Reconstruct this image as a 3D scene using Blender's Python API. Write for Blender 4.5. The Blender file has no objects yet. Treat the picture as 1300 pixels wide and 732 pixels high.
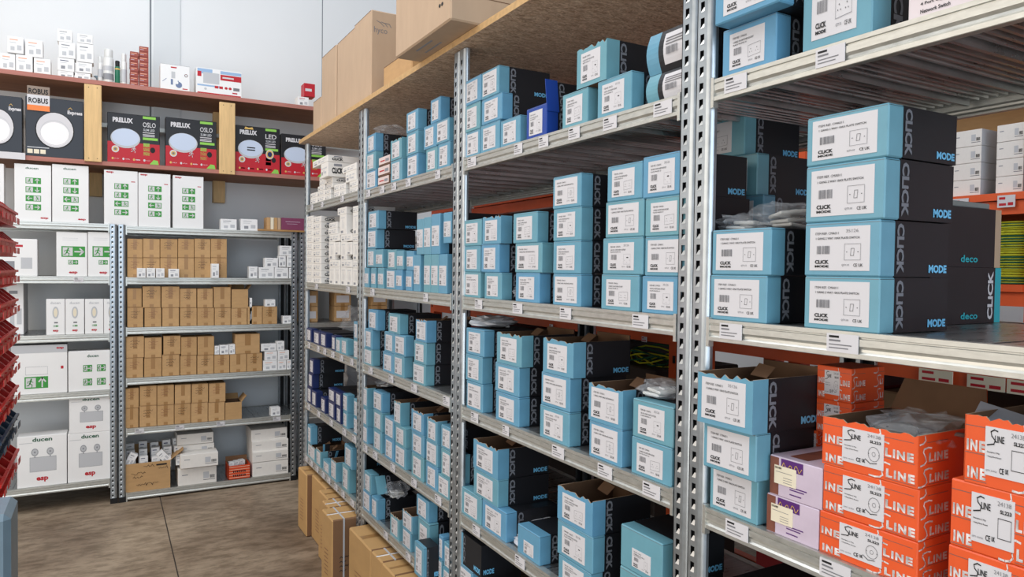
import bpy, math, random
from mathutils import Vector, Matrix
random.seed(7)
R=random.Random(11)
PI=math.pi
scene=bpy.context.scene
COL=scene.collection
EYE=1.6
# ------------------------------------------------------------------ camera
Fp=913.69; PITCH=-.0257; YAW=.5135; ROLL=.0127
fw=Vector((math.sin(YAW)*math.cos(PITCH),math.cos(YAW)*math.cos(PITCH),math.sin(PITCH)))
rt0=Vector((math.cos(YAW),-math.sin(YAW),0)); up0=rt0.cross(fw)
rt=math.cos(ROLL)*rt0+math.sin(ROLL)*up0; up=-math.sin(ROLL)*rt0+math.cos(ROLL)*up0
cam=bpy.data.cameras.new('camera'); co=bpy.data.objects.new('camera',cam); COL.objects.link(co)
cam.sensor_fit='HORIZONTAL'; cam.sensor_width=36; cam.lens=36*Fp/1300; cam.clip_start=.02; cam.clip_end=100
m=Matrix((rt,up,-fw)).transposed().to_4x4(); m.translation=Vector((0,0,EYE)); co.matrix_world=m
scene.camera=co
def ray(px,py): return fw+rt*(px-650)/Fp-up*(py-366)/Fp
def onX(px,py,X): d=ray(px,py); t=X/d.x; return d.y*t, EYE+d.z*t
def onY(px,py,Y): d=ray(px,py); t=Y/d.y; return d.x*t, EYE+d.z*t
# ------------------------------------------------------------------ materials
def lin(c):
    return tuple(((x/255)/12.92 if x/255<=.04045 else ((x/255+.055)/1.055)**2.4) for x in c)
MT={}
def mat(name,rgb,rough=.6,metal=0.,spec=.4,noise=0.,nscale=8.,stretch=(1,1,1),bump=0.,alpha=1.,vary=None,trans=0.,rvar=0.):
    if name in MT: return MT[name]
    M=bpy.data.materials.new(name); M.use_nodes=True; nt=M.node_tree; b=nt.nodes['Principled BSDF']
    c=lin(rgb); b.inputs['Base Color'].default_value=(*c,1); b.inputs['Roughness'].default_value=rough
    b.inputs['Metallic'].default_value=metal; b.inputs['Specular IOR Level'].default_value=spec
    if alpha<1: b.inputs['Alpha'].default_value=alpha
    if trans: b.inputs['Transmission Weight'].default_value=trans
    src=None
    if vary:
        oi=nt.nodes.new('ShaderNodeObjectInfo'); mx=nt.nodes.new('ShaderNodeMix'); mx.data_type='RGBA'
        mx.inputs[6].default_value=(*c,1); mx.inputs[7].default_value=(*lin(vary),1)
        nt.links.new(oi.outputs['Random'],mx.inputs[0]); src=mx.outputs[2]
    if noise or bump or rvar:
        tc=nt.nodes.new('ShaderNodeTexCoord'); mp=nt.nodes.new('ShaderNodeMapping'); nz=nt.nodes.new('ShaderNodeTexNoise')
        mp.inputs['Scale'].default_value=stretch; nz.inputs['Scale'].default_value=nscale; nz.inputs['Detail'].default_value=5
        nt.links.new(tc.outputs['Object'],mp.inputs[0]); nt.links.new(mp.outputs[0],nz.inputs['Vector'])
        if noise:
            mr=nt.nodes.new('ShaderNodeMapRange'); mr.inputs[1].default_value=.3; mr.inputs[2].default_value=.7
            mr.inputs[3].default_value=1-noise; mr.inputs[4].default_value=1+noise*.6
            nt.links.new(nz.outputs['Fac'],mr.inputs[0])
            mu=nt.nodes.new('ShaderNodeVectorMath'); mu.operation='MULTIPLY'
            if src: nt.links.new(src,mu.inputs[0])
            else: mu.inputs[0].default_value=c
            nt.links.new(mr.outputs[0],mu.inputs[1]); src=mu.outputs[0]
        if rvar:
            m2=nt.nodes.new('ShaderNodeMapRange'); m2.inputs[3].default_value=max(.02,rough-rvar); m2.inputs[4].default_value=rough+rvar
            nt.links.new(nz.outputs['Fac'],m2.inputs[0]); nt.links.new(m2.outputs[0],b.inputs['Roughness'])
        if bump:
            bp=nt.nodes.new('ShaderNodeBump'); bp.inputs['Strength'].default_value=bump; bp.inputs['Distance'].default_value=.01
            nt.links.new(nz.outputs['Fac'],bp.inputs['Height']); nt.links.new(bp.outputs[0],b.inputs['Normal'])
    if src: nt.links.new(src,b.inputs['Base Color'])
    MT[name]=M; return M
blue=mat('box_blue',(108,160,172),.4,vary=(96,152,186),noise=.05,nscale=30)
black=mat('box_black',(25,27,32),.45,noise=.1,nscale=20)
gtxt=mat('grey_lettering',(116,120,128),.45)
btxt=mat('blue_lettering',(112,188,230),.45)
paper=mat('label_paper',(210,208,211),.5)
ink=mat('ink_black',(22,22,24),.6)
inkl=mat('ink_grey',(120,120,124),.6)
kraft=mat('kraft_card',(186,148,102),.75,noise=.08,nscale=14,stretch=(1,1,4),vary=(196,158,112))
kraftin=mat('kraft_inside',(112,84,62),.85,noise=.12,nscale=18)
kraftl=mat('kraft_pale',(186,160,134),.75,noise=.05,nscale=6,stretch=(4,4,1))
tape=mat('packing_tape',(160,120,74),.3)
navy=mat('box_navy',(30,44,92),.4,noise=.05)
royal=mat('box_royal',(28,66,152),.4,noise=.05)
cream=mat('box_white_card',(232,228,222),.6,noise=.03,nscale=30)
white=mat('box_white',(236,236,236),.5,noise=.02)
lgrey=mat('print_light_grey',(190,192,196),.5)
mgrey=mat('print_mid_grey',(140,142,148),.5)
green=mat('exit_green',(58,148,62),.5)
dgreen=mat('print_dark_green',(40,92,66),.5)
red=mat('print_red',(186,30,44),.45)
lime=mat('print_lime',(140,200,84),.5)
orange=mat('sline_orange',(230,92,44),.4,noise=.06,nscale=12)
silver=mat('print_silver',(214,208,206),.35,noise=.5,nscale=90)
silverd=mat('print_silver_dark',(128,96,88),.4)
galv=mat('galvanised_steel',(176,184,190),.34,metal=.85,noise=.16,nscale=26,rvar=.1)
galvb=mat('galvanised_beam',(198,198,192),.36,metal=.7,noise=.12,nscale=40,stretch=(1,1,3),rvar=.1)
galvd=mat('galvanised_deck',(178,180,180),.3,metal=.9,noise=.3,nscale=9,stretch=(9,1,1),rvar=.12)
dark=mat('black_plastic_and_hole_shade',(18,18,20),.5)
lilac=mat('box_lilac',(206,190,206),.35,noise=.16,nscale=9)
purple=mat('print_purple',(86,40,112),.4)
gold=mat('print_gold',(214,176,96),.4)
skin=mat('print_brown',(130,78,62),.5,noise=.35,nscale=24)
creamt=mat('sticker_cream',(230,220,196),.5)
plastic=mat('clear_plastic',(236,240,246),.06,alpha=.2,spec=1.,bump=.9,nscale=45)
plate=mat('white_switch_plastic',(224,222,216),.35)
osb=None
def osb_mat():
    M=bpy.data.materials.new('osb_board'); M.use_nodes=True; nt=M.node_tree; b=nt.nodes['Principled BSDF']
    tc=nt.nodes.new('ShaderNodeTexCoord'); mp=nt.nodes.new('ShaderNodeMapping'); mp.inputs['Scale'].default_value=(24,52,10)
    mp.inputs['Rotation'].default_value=(0,0,.5)
    nz=nt.nodes.new('ShaderNodeTexNoise'); nz.inputs['Scale'].default_value=1.6; nz.inputs['Detail'].default_value=6; nz.inputs['Distortion'].default_value=2.2
    vo=nt.nodes.new('ShaderNodeTexVoronoi'); vo.inputs['Scale'].default_value=1.0
    cr=nt.nodes.new('ShaderNodeValToRGB'); e=cr.color_ramp.elements
    e[0].position=.3; e[0].color=(*lin((150,128,106)),1); e[1].position=.72; e[1].color=(*lin((238,216,190)),1)
    k=e.new(.5); k.color=(*lin((200,174,148)),1)
    mx=nt.nodes.new('ShaderNodeMix'); mx.data_type='RGBA'; mx.blend_type='SOFT_LIGHT'; mx.inputs[0].default_value=.5
    nt.links.new(tc.outputs['Object'],mp.inputs[0]); nt.links.new(mp.outputs[0],nz.inputs['Vector']); nt.links.new(mp.outputs[0],vo.inputs['Vector'])
    nt.links.new(nz.outputs['Fac'],cr.inputs[0]); nt.links.new(cr.outputs[0],mx.inputs[6]); nt.links.new(vo.outputs['Distance'],mx.inputs[7])
    nt.links.new(mx.outputs[2],b.inputs['Base Color']); b.inputs['Roughness'].default_value=.7
    MT['osb']=M; return M
osb=osb_mat()
pine=mat('pine',(222,186,132),.6,noise=.14,nscale=5,stretch=(14,14,1.2))
redwood=mat('painted_board',(176,116,104),.6,noise=.14,nscale=5,stretch=(1,8,8))
osbe=mat('osb_cut_edge',(196,160,112),.75,noise=.15,nscale=50)
ply=mat('plywood_sheet',(176,134,84),.7,noise=.15,nscale=12)
orackm=mat('orange_rack_paint',(226,96,52),.35,noise=.08)
# ------------------------------------------------------------------ mesh builder
_tc={}
def text_geo(s,bold=0.):
    k=(s,bold)
    if k in _tc: return _tc[k]
    cu=bpy.data.curves.new('t','FONT'); cu.body=s; cu.size=1; cu.resolution_u=2
    cu.offset=bold
    ob=bpy.data.objects.new('t',cu); me=ob.to_mesh()
    vs=[(v.co.x,v.co.y) for v in me.vertices]; fs=[tuple(p.vertices) for p in me.polygons]
    ob.to_mesh_clear(); bpy.data.objects.remove(ob); bpy.data.curves.remove(cu)
    x0=min(v[0] for v in vs); x1=max(v[0] for v in vs); y0=min(v[1] for v in vs); y1=max(v[1] for v in vs)
    vs=[((x-x0)/(x1-x0),(y-y0)/(y1-y0)) for x,y in vs]
    _tc[k]=(vs,fs,(x1-x0)/(y1-y0)); return _tc[k]
class Fr:   # a drawing frame on a face: origin, horizontal axis, vertical axis
    def __init__(s,o,ux,uy): s.o=Vector(o); s.ux=Vector(ux); s.uy=Vector(uy); s.n=s.ux.cross(s.uy)
    def p(s,u,w,e=0.): return s.o+s.ux*u+s.uy*w+s.n*e
class MB:
    def __init__(s): s.v=[]; s.f=[]; s.m=[]; s.mats=[]; s.T=None; s.sm=[]
    def mi(s,m):
        if m not in s.mats: s.mats.append(m)
        return s.mats.index(m)
    def poly(s,pts,m,smooth=False):
        b=len(s.v)
        for p in pts: s.v.append(tuple(s.T@Vector(p)) if s.T else tuple(p))
        s.f.append(tuple(range(b,b+len(pts)))); s.m.append(s.mi(m)); s.sm.append(smooth)
    def mesh(s,vs,fs,m,smooth=False):
        b=len(s.v)
        for p in vs: s.v.append(tuple(s.T@Vector(p)) if s.T else tuple(p))
        i=s.mi(m)
        for f in fs: s.f.append(tuple(b+k for k in f)); s.m.append(i); s.sm.append(smooth)
    def box(s,x0,x1,y0,y1,z0,z1,m,ch=0.,top=None,bot=None,front=None,right=None,left=None,back=None):
        V=[(x0,y0,z0),(x1,y0,z0),(x1,y1,z0),(x0,y1,z0),(x0,y0,z1),(x1,y0,z1),(x1,y1,z1),(x0,y1,z1)]
        F=[((0,3,2,1),bot),((4,5,6,7),top),((0,1,5,4),front),((1,2,6,5),right),((2,3,7,6),back),((3,0,4,7),left)]
        for f,mm in F: s.mesh(V,[f],mm or m)
    def rbox(s,x0,x1,y0,y1,z0,z1,m,r=.003,top=None,front=None,right=None):  # box with chamfered vertical + top edges
        xs=(x0,x1); r=min(r,(x1-x0)*.3,(y1-y0)*.3,(z1-z0)*.3)
        ring=lambda z,k:[(x0+k,y0,z),(x1-k,y0,z),(x1,y0+k,z),(x1,y1-k,z),(x1-k,y1,z),(x0+k,y1,z),(x0,y1-k,z),(x0,y0+k,z)]
        ri=lambda z:[(x0+r,y0+r,z),(x1-r,y0+r,z),(x1-r,y0+r,z),(x1-r,y1-r,z),(x1-r,y1-r,z),(x0+r,y1-r,z),(x0+r,y1-r,z),(x0+r,y0+r,z)]
        rings=[ri(z0),ring(z0+r,r),ring(z1-r,r),ri(z1)]
        mats=[front or m,m,right or m,m,m,m,m,m]
        for a in range(3):
            A,B=rings[a],rings[a+1]
            for i in range(8):
                j=(i+1)%8
                s.mesh([A[i],A[j],B[j],B[i]],[(0,1,2,3)],mats[i])
        t=[(x0+r,y0+r),(x1-r,y0+r),(x1-r,y1-r),(x0+r,y1-r)]
        s.poly([(x,y,z1) for x,y in t],top or m); s.poly([(x,y,z0) for x,y in reversed(t)],m)
    def rect(s,F,u0,u1,w0,w1,m,e=.0004): s.poly([F.p(u0,w0,e),F.p(u1,w0,e),F.p(u1,w1,e),F.p(u0,w1,e)],m)
    def text(s,F,t,u0,w0,u1,w1,m,e=.0008,rot=0,bold=.02):
        vs,fs,a=text_geo(t,bold)
        if rot==0: P=[F.p(u0+x*(u1-u0),w0+y*(w1-w0),e) for x,y in vs]
        elif rot==-90: P=[F.p(u0+y*(u1-u0),w1-x*(w1-w0),e) for x,y in vs]
        elif rot==90: P=[F.p(u1-y*(u1-u0),w0+x*(w1-w0),e) for x,y in vs]
        else: P=[F.p(u1-x*(u1-u0),w1-y*(w1-w0),e) for x,y in vs]
        s.mesh(P,fs,m)
    def line(s,F,pts,wd,m,e=.0008,closed=False):
        n=len(pts)
        for i in range(n if closed else n-1):
            a=Vector(pts[i]); b=Vector(pts[(i+1)%n]); d=b-a
            if d.length<1e-9: continue
            d.normalize(); q=Vector((-d.y,d.x))*wd/2; a2=a-d*wd/2; b2=b+d*wd/2
            s.poly([F.p(*(a2-q),e),F.p(*(b2-q),e),F.p(*(b2+q),e),F.p(*(a2+q),e)],m)
    def disc(s,F,u,w,ru,rw,m,e=.0008,n=28): s.poly([F.p(u+ru*math.cos(2*PI*i/n),w+rw*math.sin(2*PI*i/n),e) for i in range(n)],m)
    def circ(s,F,u,w,ru,rw,wd,m,e=.0009,n=24): s.line(F,[(u+ru*math.cos(2*PI*i/n),w+rw*math.sin(2*PI*i/n)) for i in range(n)],wd,m,e,True)
    def barcode(s,F,u0,u1,w0,w1,m,e=.0008,seed=1,n=16):
        r=random.Random(seed); u=u0; st=(u1-u0)/n
        for i in range(n):
            w=st*r.uniform(.25,.8); s.rect(F,u0+i*st,u0+i*st+w,w0,w1,m,e)
    def lathe(s,prof,m,n=20,cx=0,cy=0):
        vs=[];fs=[]
        for r,z in prof:
            for i in range(n): vs.append((cx+r*math.cos(2*PI*i/n),cy+r*math.sin(2*PI*i/n),z))
        for k in range(len(prof)-1):
            for i in range(n): fs.append((k*n+i,k*n+(i+1)%n,(k+1)*n+(i+1)%n,(k+1)*n+i))
        s.mesh(vs,fs,m,True)
    def tube(s,pts,r,m,n=7):
        P=[Vector(p) for p in pts]; vs=[];fs=[]
        for i,p in enumerate(P):
            d=(P[min(i+1,len(P)-1)]-P[max(i-1,0)]).normalized(); a=d.cross(Vector((0,0,1)))
            if a.length<.05: a=d.cross(Vector((1,0,0)))
            a.normalize(); b=d.cross(a)
            for k in range(n): vs.append(p+r*(a*math.cos(2*PI*k/n)+b*math.sin(2*PI*k/n)))
        for i in range(len(P)-1):
            for k in range(n): fs.append((i*n+k,i*n+(k+1)%n,(i+1)*n+(k+1)%n,(i+1)*n+k))
        fs.append(tuple(range(n))[::-1]); fs.append(tuple(range((len(P)-1)*n,len(P)*n)))
        s.mesh(vs,fs,m,True)
    def data(s,name):
        me=bpy.data.meshes.new(name); me.from_pydata(s.v,[],s.f)
        for mm in s.mats: me.materials.append(mm)
        me.polygons.foreach_set('material_index',s.m); me.polygons.foreach_set('use_smooth',s.sm); me.update(); return me
    def build(s,name,parent=None,loc=(0,0,0),rz=0): return mk(name,s.data(name),parent,loc,rz)
def mk(name,me,parent=None,loc=(0,0,0),rz=0,scale=None):
    o=bpy.data.objects.new(name,me); COL.objects.link(o); o.location=loc; o.rotation_euler=(0,0,rz)
    if scale: o.scale=scale
    if parent: o.parent=parent
    return o
def tag(o,label,cat,group=None,kind=None):
    if label: o['label']=label
    if cat: o['category']=cat
    if group: o['group']=group
    if kind: o['kind']=kind
    return o
def empty(name,loc,rz=0,label=None,cat=None,group=None):
    o=bpy.data.objects.new(name,None); COL.objects.link(o); o.location=loc; o.rotation_euler=(0,0,rz); o.empty_display_size=.05
    return tag(o,label,cat,group)
def front(y=0): return Fr((0,y,0),(1,0,0),(0,0,1))
def side(x): return Fr((x,0,0),(0,1,0),(0,0,1))

# ------------------------------------------------------------------ prototypes: each kind = body mesh + list of (part name, mesh)
PR={}
def jag(n,amp,seed):
    r=random.Random(seed); return [r.uniform(-amp,amp*.4) for _ in range(n)]
def mode_body(W,H,D,ST,cblue,open_=False,seed=1,strip_all=False,blacktop=True):
    b=MB(); w=W/2
    if not open_:
        b.rbox(-w,w,0,ST,0,H,cblue,.0022); b.box(-w+.0002,w-.0002,ST-.001,D,.0006,H-.0006,black)
        # lid seam
        b.rect(side(w),.0,ST,H-.0035,H-.0028,ink,.0002)
        b.rect(front(),-w+.002,w-.002,H-.0036,H-.0028,inkl,.0002)
    else:
        n=14; J=jag(n+1,.007,seed); th=.003
        T=lambda i:H+J[i] if 0<i<n else H-.001
        for i in range(n):
            x0=-w+W*i/n; x1=-w+W*(i+1)/n
            b.poly([(x0,0,0),(x1,0,0),(x1,0,T(i+1)),(x0,0,T(i))],cblue)
            b.poly([(x1,th,0),(x0,th,0),(x0,th,T(i)),(x1,th,T(i+1))],kraftin)
            b.poly([(x0,0,T(i)),(x1,0,T(i+1)),(x1,th,T(i+1)),(x0,th,T(i))],kraftl)
        for sx in (-1,1):
            X=sx*w; Xi=X-sx*th
            for (a,c,mm) in ((0,ST,cblue),(ST,D,black)):
                q=[(X,a,0),(X,c,0),(X,c,H),(X,a,H)]; b.poly(q if sx>0 else q[::-1],mm)
                q=[(Xi,a,0),(Xi,c,0),(Xi,c,H),(Xi,a,H)]; b.poly(q[::-1] if sx>0 else q,kraftin)
                q=[(X,a,H),(X,c,H),(Xi,c,H),(Xi,a,H)]; b.poly(q if sx>0 else q[::-1],kraftl)
        b.box(-w,w,D-th,D,0,H+.012,black,front=kraftin); b.box(-w+.001,w-.001,.001,D-.001,0,.002,kraftin)
        # a bent inner flap
        b.poly([(-w*.2,D*.45,H-.004),(w*.5,D*.4,H-.004),(w*.45,D*.55,H+.012),(-w*.25,D*.6,H+.014)],kraftin)
        b.poly([(-w*.2,D*.45,H-.005),(w*.5,D*.4,H-.005),(w*.45,D*.55,H+.011),(-w*.25,D*.6,H+.013)][::-1],kraftin)
    F=side(w)
    b.text(F,'CLiCK',ST+.003,H*.05,ST+.0225,H*.95,gtxt,.0006,rot=-90,bold=.045)
    b.text(F,'MODE',D-.058,H*.08,D-.006,H*.23,btxt,.0006,bold=.05)
    G=side(-w); G=Fr((-w,D,0),(0,-1,0),(0,0,1))
    b.text(G,'MODE',.008,H*.08,.052,H*.21,btxt,.0006,bold=.04)
    b.text(G,'CLiCK',D-ST-.019,H*.06,D-ST-.003,H*.94,gtxt,.0006,rot=90,bold=.03)
    return b.data('switch_box')
def mode_label(W,H,x0,x1,z0,z1,kind,seed=1,code='CMA011'):
    b=MB(); F=front(-.0006); L=x1-x0; h=z1-z0
    b.box(x0,x1,-.0008,.0001,z0,z1,paper); F=front(-.0008)
    U=lambda t:x0+L*t; Z=lambda t:z0+h*t
    b.text(F,'ITEM REF. '+code,U(.1),Z(.825),U(.5),Z(.88),ink,bold=.0)
    s2={'sw':'1 GANG 2 WAY 10AX PLATE SWITCH','sk':'2 GANG 13A SWITCHED SOCKET','fu':'13A FCU WITH FLEX OUTLET','bl':'25MM BACK BOX'}[kind]
    b.text(F,s2,U(.11),Z(.715),U(.84 if kind=='sw' else .7),Z(.765),ink,bold=.01)
    if kind!='sw': b.text(F,'PLATE WHITE 10',U(.11),Z(.64),U(.5),Z(.68),ink,bold=.01)
    b.barcode(F,U(.13),U(.36),Z(.38),Z(.57),inkl,seed=seed)
    b.text(F,'CLiCK',U(.1),Z(.155),U(.34),Z(.245),ink,bold=.04); b.text(F,'MODE',U(.1),Z(.07),U(.34),Z(.125),ink,bold=.05)
    wd=h*.008
    if kind=='sw':
        b.line(F,[(U(.6),Z(.24)),(U(.86),Z(.24)),(U(.86),Z(.6)),(U(.6),Z(.6))],wd,inkl,closed=True)
        b.line(F,[(U(.7),Z(.34)),(U(.75),Z(.34)),(U(.76),Z(.5)),(U(.71),Z(.5))],wd,ink,closed=True)
        for u in (.64,.82): b.disc(F,U(u),Z(.42),h*.012,h*.012,ink,n=8)
    elif kind=='sk':
        b.line(F,[(U(.55),Z(.22)),(U(.9),Z(.25)),(U(.9),Z(.56)),(U(.55),Z(.53))],wd,inkl,closed=True)
        for u in (.63,.8):
            for q in (-.03,.03): b.disc(F,U(u+q),Z(.34),h*.01,h*.014,ink,n=6)
            b.disc(F,U(u),Z(.42),h*.012,h*.016,ink,n=6)
    elif kind=='fu':
        b.rect(F,U(.73),U(.8),Z(.44),Z(.475),ink); b.line(F,[(U(.62),Z(.22)),(U(.88),Z(.22)),(U(.88),Z(.58)),(U(.62),Z(.58))],wd*.6,inkl,closed=True)
        for u,z in ((.66,.36),(.85,.36),(.75,.28)): b.disc(F,U(u),Z(z),h*.01,h*.01,ink,n=6)
    else:
        b.line(F,[(U(.68),Z(.2)),(U(.84),Z(.2)),(U(.84),Z(.6)),(U(.68),Z(.6))],wd,inkl,closed=True); b.disc(F,U(.76),Z(.42),h*.014,h*.02,ink,n=6)
    b.text(F,'QTY:10',U(.56),Z(.1),U(.68),Z(.15),inkl,bold=.01); b.text(F,'CE UK',U(.75),Z(.09),U(.9),Z(.16),ink,bold=.01)
    if seed%3==0: b.text(F,'35126',U(.62),Z(.86),U(.82),Z(.93),inkl,bold=-.005)
    return b.data('label')
WM,HM,DM,STM=.148,.088,.19,.04
def label_for(kind,seed):
    if kind=='sw': a=(-.062,.056,.009,.080)
    elif kind=='bl': a=(-.03,.036,.012,.05)
    else: a=(-.052,.044,.010,.076)
    return mode_label(WM,HM,*a,kind,seed,{'sw':'CMA011','sk':'CMA036','fu':'CMA751','bl':'CMA020'}[kind])
for k in ('sw','sk','fu','bl'):
    for s in (1,2,3): PR[('lab',k,s)]=label_for(k,s)
PR[('lab','tall',1)]=mode_label(.05,.17,-.021,.021,.035,.12,'fu',4,'CMA136')
PR['mode']=mode_body(WM,HM,DM,STM,blue)
for s in (1,2,3): PR[('modeo',s)]=mode_body(WM,HM,DM,STM,blue,True,s)
PR['navy']=mode_body(WM,HM,DM,STM,navy); PR['royal']=mode_body(WM,HM,DM,STM,royal)
def tall_body():
    b=MB(); W,H,D,S=.05,.17,.19,.04; w=W/2
    b.rbox(-w,w,0,S,0,H,blue,.002); b.box(-w+.0002,w-.0002,S-.001,D,.0005,H-.0005,black)
    b.text(side(w),'CLiCK',S+.003,H*.25,S+.02,H*.75,gtxt,rot=-90,bold=.03); return b.data('switch_box')
PR['tall']=tall_body()
def turned_body(bow=0.):   # the long side of a blue-and-black box turned to the front, label on it
    b=MB(); W,H,D=.19,.085,.15; n=8
    def prof(t): # t 0..1 up the front
        return -bow*math.sin(PI*t)
    segs=[(-W/2,-W/2+.035,blue),(-W/2+.035,W/2,black)]
    for x0,x1,mm in segs:
        for i in range(n):
            a,c=i/n,(i+1)/n
            b.mesh([(x0,prof(a),H*a),(x1,prof(a),H*a),(x1,prof(c),H*c),(x0,prof(c),H*c)],[(0,1,2,3)],mm,bow>0)
    b.poly([(-W/2,0,H),(W/2,0,H),(W/2,D,H),(-W/2,D,H)],black); b.poly([(-W/2,D,0),(W/2,D,0),(W/2,0,0),(-W/2,0,0)],black)
    for sx in (-1,1):
        q=[(sx*W/2,prof(i/n),H*i/n) for i in range(n+1)]+[(sx*W/2,D,H),(sx*W/2,D,0)]
        b.poly(q[::-1] if sx>0 else q,blue if sx<0 else black)
    b.poly([(W/2,D,0),(-W/2,D,0),(-W/2,D,H),(W/2,D,H)],black)
    if bow==0:
        b.text(front(),'CLiCK',-W/2+.038,H*.06,-W/2+.055,H*.94,gtxt,rot=-90,bold=.03)
        b.text(front(),'MODE',W/2-.06,H*.1,W/2-.01,H*.26,btxt,bold=.04)
        b.text(side(W/2),'MODE',.01,H*.1,.06,H*.26,btxt,bold=.04)
    return b.data('switch_box')
PR['bow']=turned_body(.012); PR['turn']=turned_body(0)
def bow_label():
    b=MB(); n=6; x0,x1,z0,z1=-.045,.06,.012,.076; H=.085
    for i in range(n):
        a=z0+(z1-z0)*i/n; c=z0+(z1-z0)*(i+1)/n; f=lambda z:-.012*math.sin(PI*z/H)-.0008
        b.mesh([(x0,f(a),a),(x1,f(a),a),(x1,f(c),c),(x0,f(c),c)],[(0,1,2,3)],paper,True)
    F=Fr((0,-.0112,0),(1,0,0),(0,.0,1))
    for z,u in ((.062,.02),(.056,.03),(.05,.01)):
        F=front(-.012*math.sin(PI*z/H)-.0012); b.rect(F,-.038,u,z,z+.0025,inkl)
    F=front(-.0132); b.barcode(F,-.036,-.004,.03,.046,inkl,seed=5); return b.data('label')
PR['bowlab']=bow_label()
def small_white():
    b=MB(); W,H,D=.085,.04,.17; w=W/2
    b.rbox(-w,w,0,D,0,H,cream,.0015)
    F=front()
    for k in range(3): b.rect(F,-w*.8+k*.024,-w*.8+k*.024+.016,H*.58,H*.68,lgrey)
    b.rect(F,-w*.75,-w*.4,H*.2,H*.42,mgrey); b.rect(F,w*.1,w*.55,H*.25,H*.4,lgrey); b.rect(F,-w*.2,w*.0,H*.3,H*.5,lgrey)
    S=side(w); b.text(S,'CLiCK',.02,H*.22,.075,H*.62,ink,bold=.05); b.rect(S,.03,.07,H*.72,H*.88,mgrey); return b.data('accessory_box')
PR['sw']=small_white()
def small_upright():
    b=MB(); W,H,D=.055,.11,.17; w=W/2
    b.rbox(-w,w,0,D,0,H,cream,.0015); F=front()
    b.rect(F,-w*.6,w*.1,H*.08,H*.2,mgrey); b.rect(F,-w*.6,w*.6,H*.82,H*.85,lgrey); b.rect(F,-w*.1,w*.0,H*.3,H*.75,lgrey); b.rect(F,w*.3,w*.36,H*.3,H*.6,lgrey)
    b.text(side(w),'CLiCK',.02,H*.08,.08,H*.24,ink,bold=.05); return b.data('accessory_box')
PR['su']=small_upright()
def kraft_box(W=.13,H=.13,D=.16,seed=1,open_=False,mk_=True):
    b=MB(); w=W/2
    if not open_: b.rbox(-w,w,0,D,0,H,kraft,.0025)
    else:
        th=.004
        b.box(-w,w,0,th,0,H,kraft,top=kraftl,back=kraftin); b.box(-w,w,D-th,D,0,H,kraft,top=kraftl,front=kraftin)
        b.box(-w,-w+th,th,D-th,0,H,kraft,right=kraftin); b.box(w-th,w,th,D-th,0,H,kraft,left=kraftin); b.box(-w+th,w-th,th,D-th,0,.003,kraftin)
        for q in ([(w,0,H),(w,D,H),(w+W*.3,D,H+W*.35),(w+W*.3,0,H+W*.35)],[(-w,0,H),(-w,D,H),(-w-W*.04,D,H+W*.25),(-w-W*.04,0,H+W*.25)],[(-w,D,H),(w,D,H),(w,D+.03,H+W*.3),(-w,D+.03,H+W*.3)]):
            b.poly(q,kraft); b.poly([(x,y,z-.002) for x,y,z in q][::-1],kraft)
    F=front(); r=random.Random(seed)
    if not open_:
        t=W*.12; b.rect(F,-t,t,H*.42,H*.995,tape); b.rect(F,-t,t,.001,H*.16,tape)
        b.rect(F,-w*.98,w*.98,H*.985,H*.992,kraftin)
    if mk_:
        for k in range(3):
            z=H*(.78-.13*k); u=-w*.55; pts=[(u,z)]
            while u<w*(.5-.2*k): u+=W*.05; pts.append((u,z+r.uniform(-1,1)*H*.035))
            b.line(F,pts,W*.014,ink if seed%2 else skin)
    return b.data('cardboard_box')
for s in range(1,6): PR[('kr',s)]=kraft_box(seed=s,mk_=(s!=5))
PR['kro']=kraft_box(open_=True,seed=4,mk_=False)
def man(b,F,u,w,h,m,flip=1):
    F=Fr(F.p(0,0,.0006),F.ux,F.uy)
    b.disc(F,u+flip*h*.1,w+h*.88,h*.1,h*.1,m,n=8)
    b.line(F,[(u+flip*h*.05,w+h*.72),(u-flip*h*.08,w+h*.4)],h*.17,m)
    b.line(F,[(u-flip*h*.05,w+h*.4),(u+flip*h*.2,w+h*.25),(u+flip*h*.16,w+h*.02)],h*.09,m)
    b.line(F,[(u-flip*h*.08,w+h*.42),(u-flip*h*.2,w+h*.2),(u-flip*h*.42,w+h*.16)],h*.09,m)
    b.line(F,[(u+flip*h*.05,w+h*.7),(u+flip*h*.3,w+h*.52)],h*.07,m); b.line(F,[(u,w+h*.7),(u-flip*h*.3,w+h*.62),(u-flip*h*.32,w+h*.45)],h*.07,m)
def arrow(b,F,u,w,h,d,m):
    F=Fr(F.p(0,0,.0006),F.ux,F.uy)
    dx,dy={'u':(0,1),'d':(0,-1),'l':(-1,0),'r':(1,0)}[d]
    a=(u-dx*h*.36,w-dy*h*.36); c=(u+dx*h*.36,w+dy*h*.36); b.line(F,[a,c],h*.13,m)
    px,py=-dy,dx; b.line(F,[(c[0]-dx*h*.28+px*h*.28,c[1]-dy*h*.28+py*h*.28),c,(c[0]-dx*h*.28-px*h*.28,c[1]-dy*h*.28-py*h*.28)],h*.13,m)
def exitsign(b,F,u0,u1,w0,w1,d):
    b.rect(F,u0,u1,w0,w1,green,.0006); h=w1-w0; um=(u0+u1)/2
    if d=='l': b.rect(F,um+h*.05,u1-h*.12,w0+h*.1,w1-h*.1,paper,.0009); man(b,F,(um+u1)/2,w0+h*.12,h*.76,green,-1); arrow(b,F,(u0+um)/2,(w0+w1)/2,h,'l',paper)
    else: b.rect(F,u0+h*.12,um-h*.05,w0+h*.1,w1-h*.1,paper,.0009); man(b,F,(um+u0)/2,w0+h*.12,h*.76,green,1); arrow(b,F,(u1+um)/2,(w0+w1)/2,h,d,paper)
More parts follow.
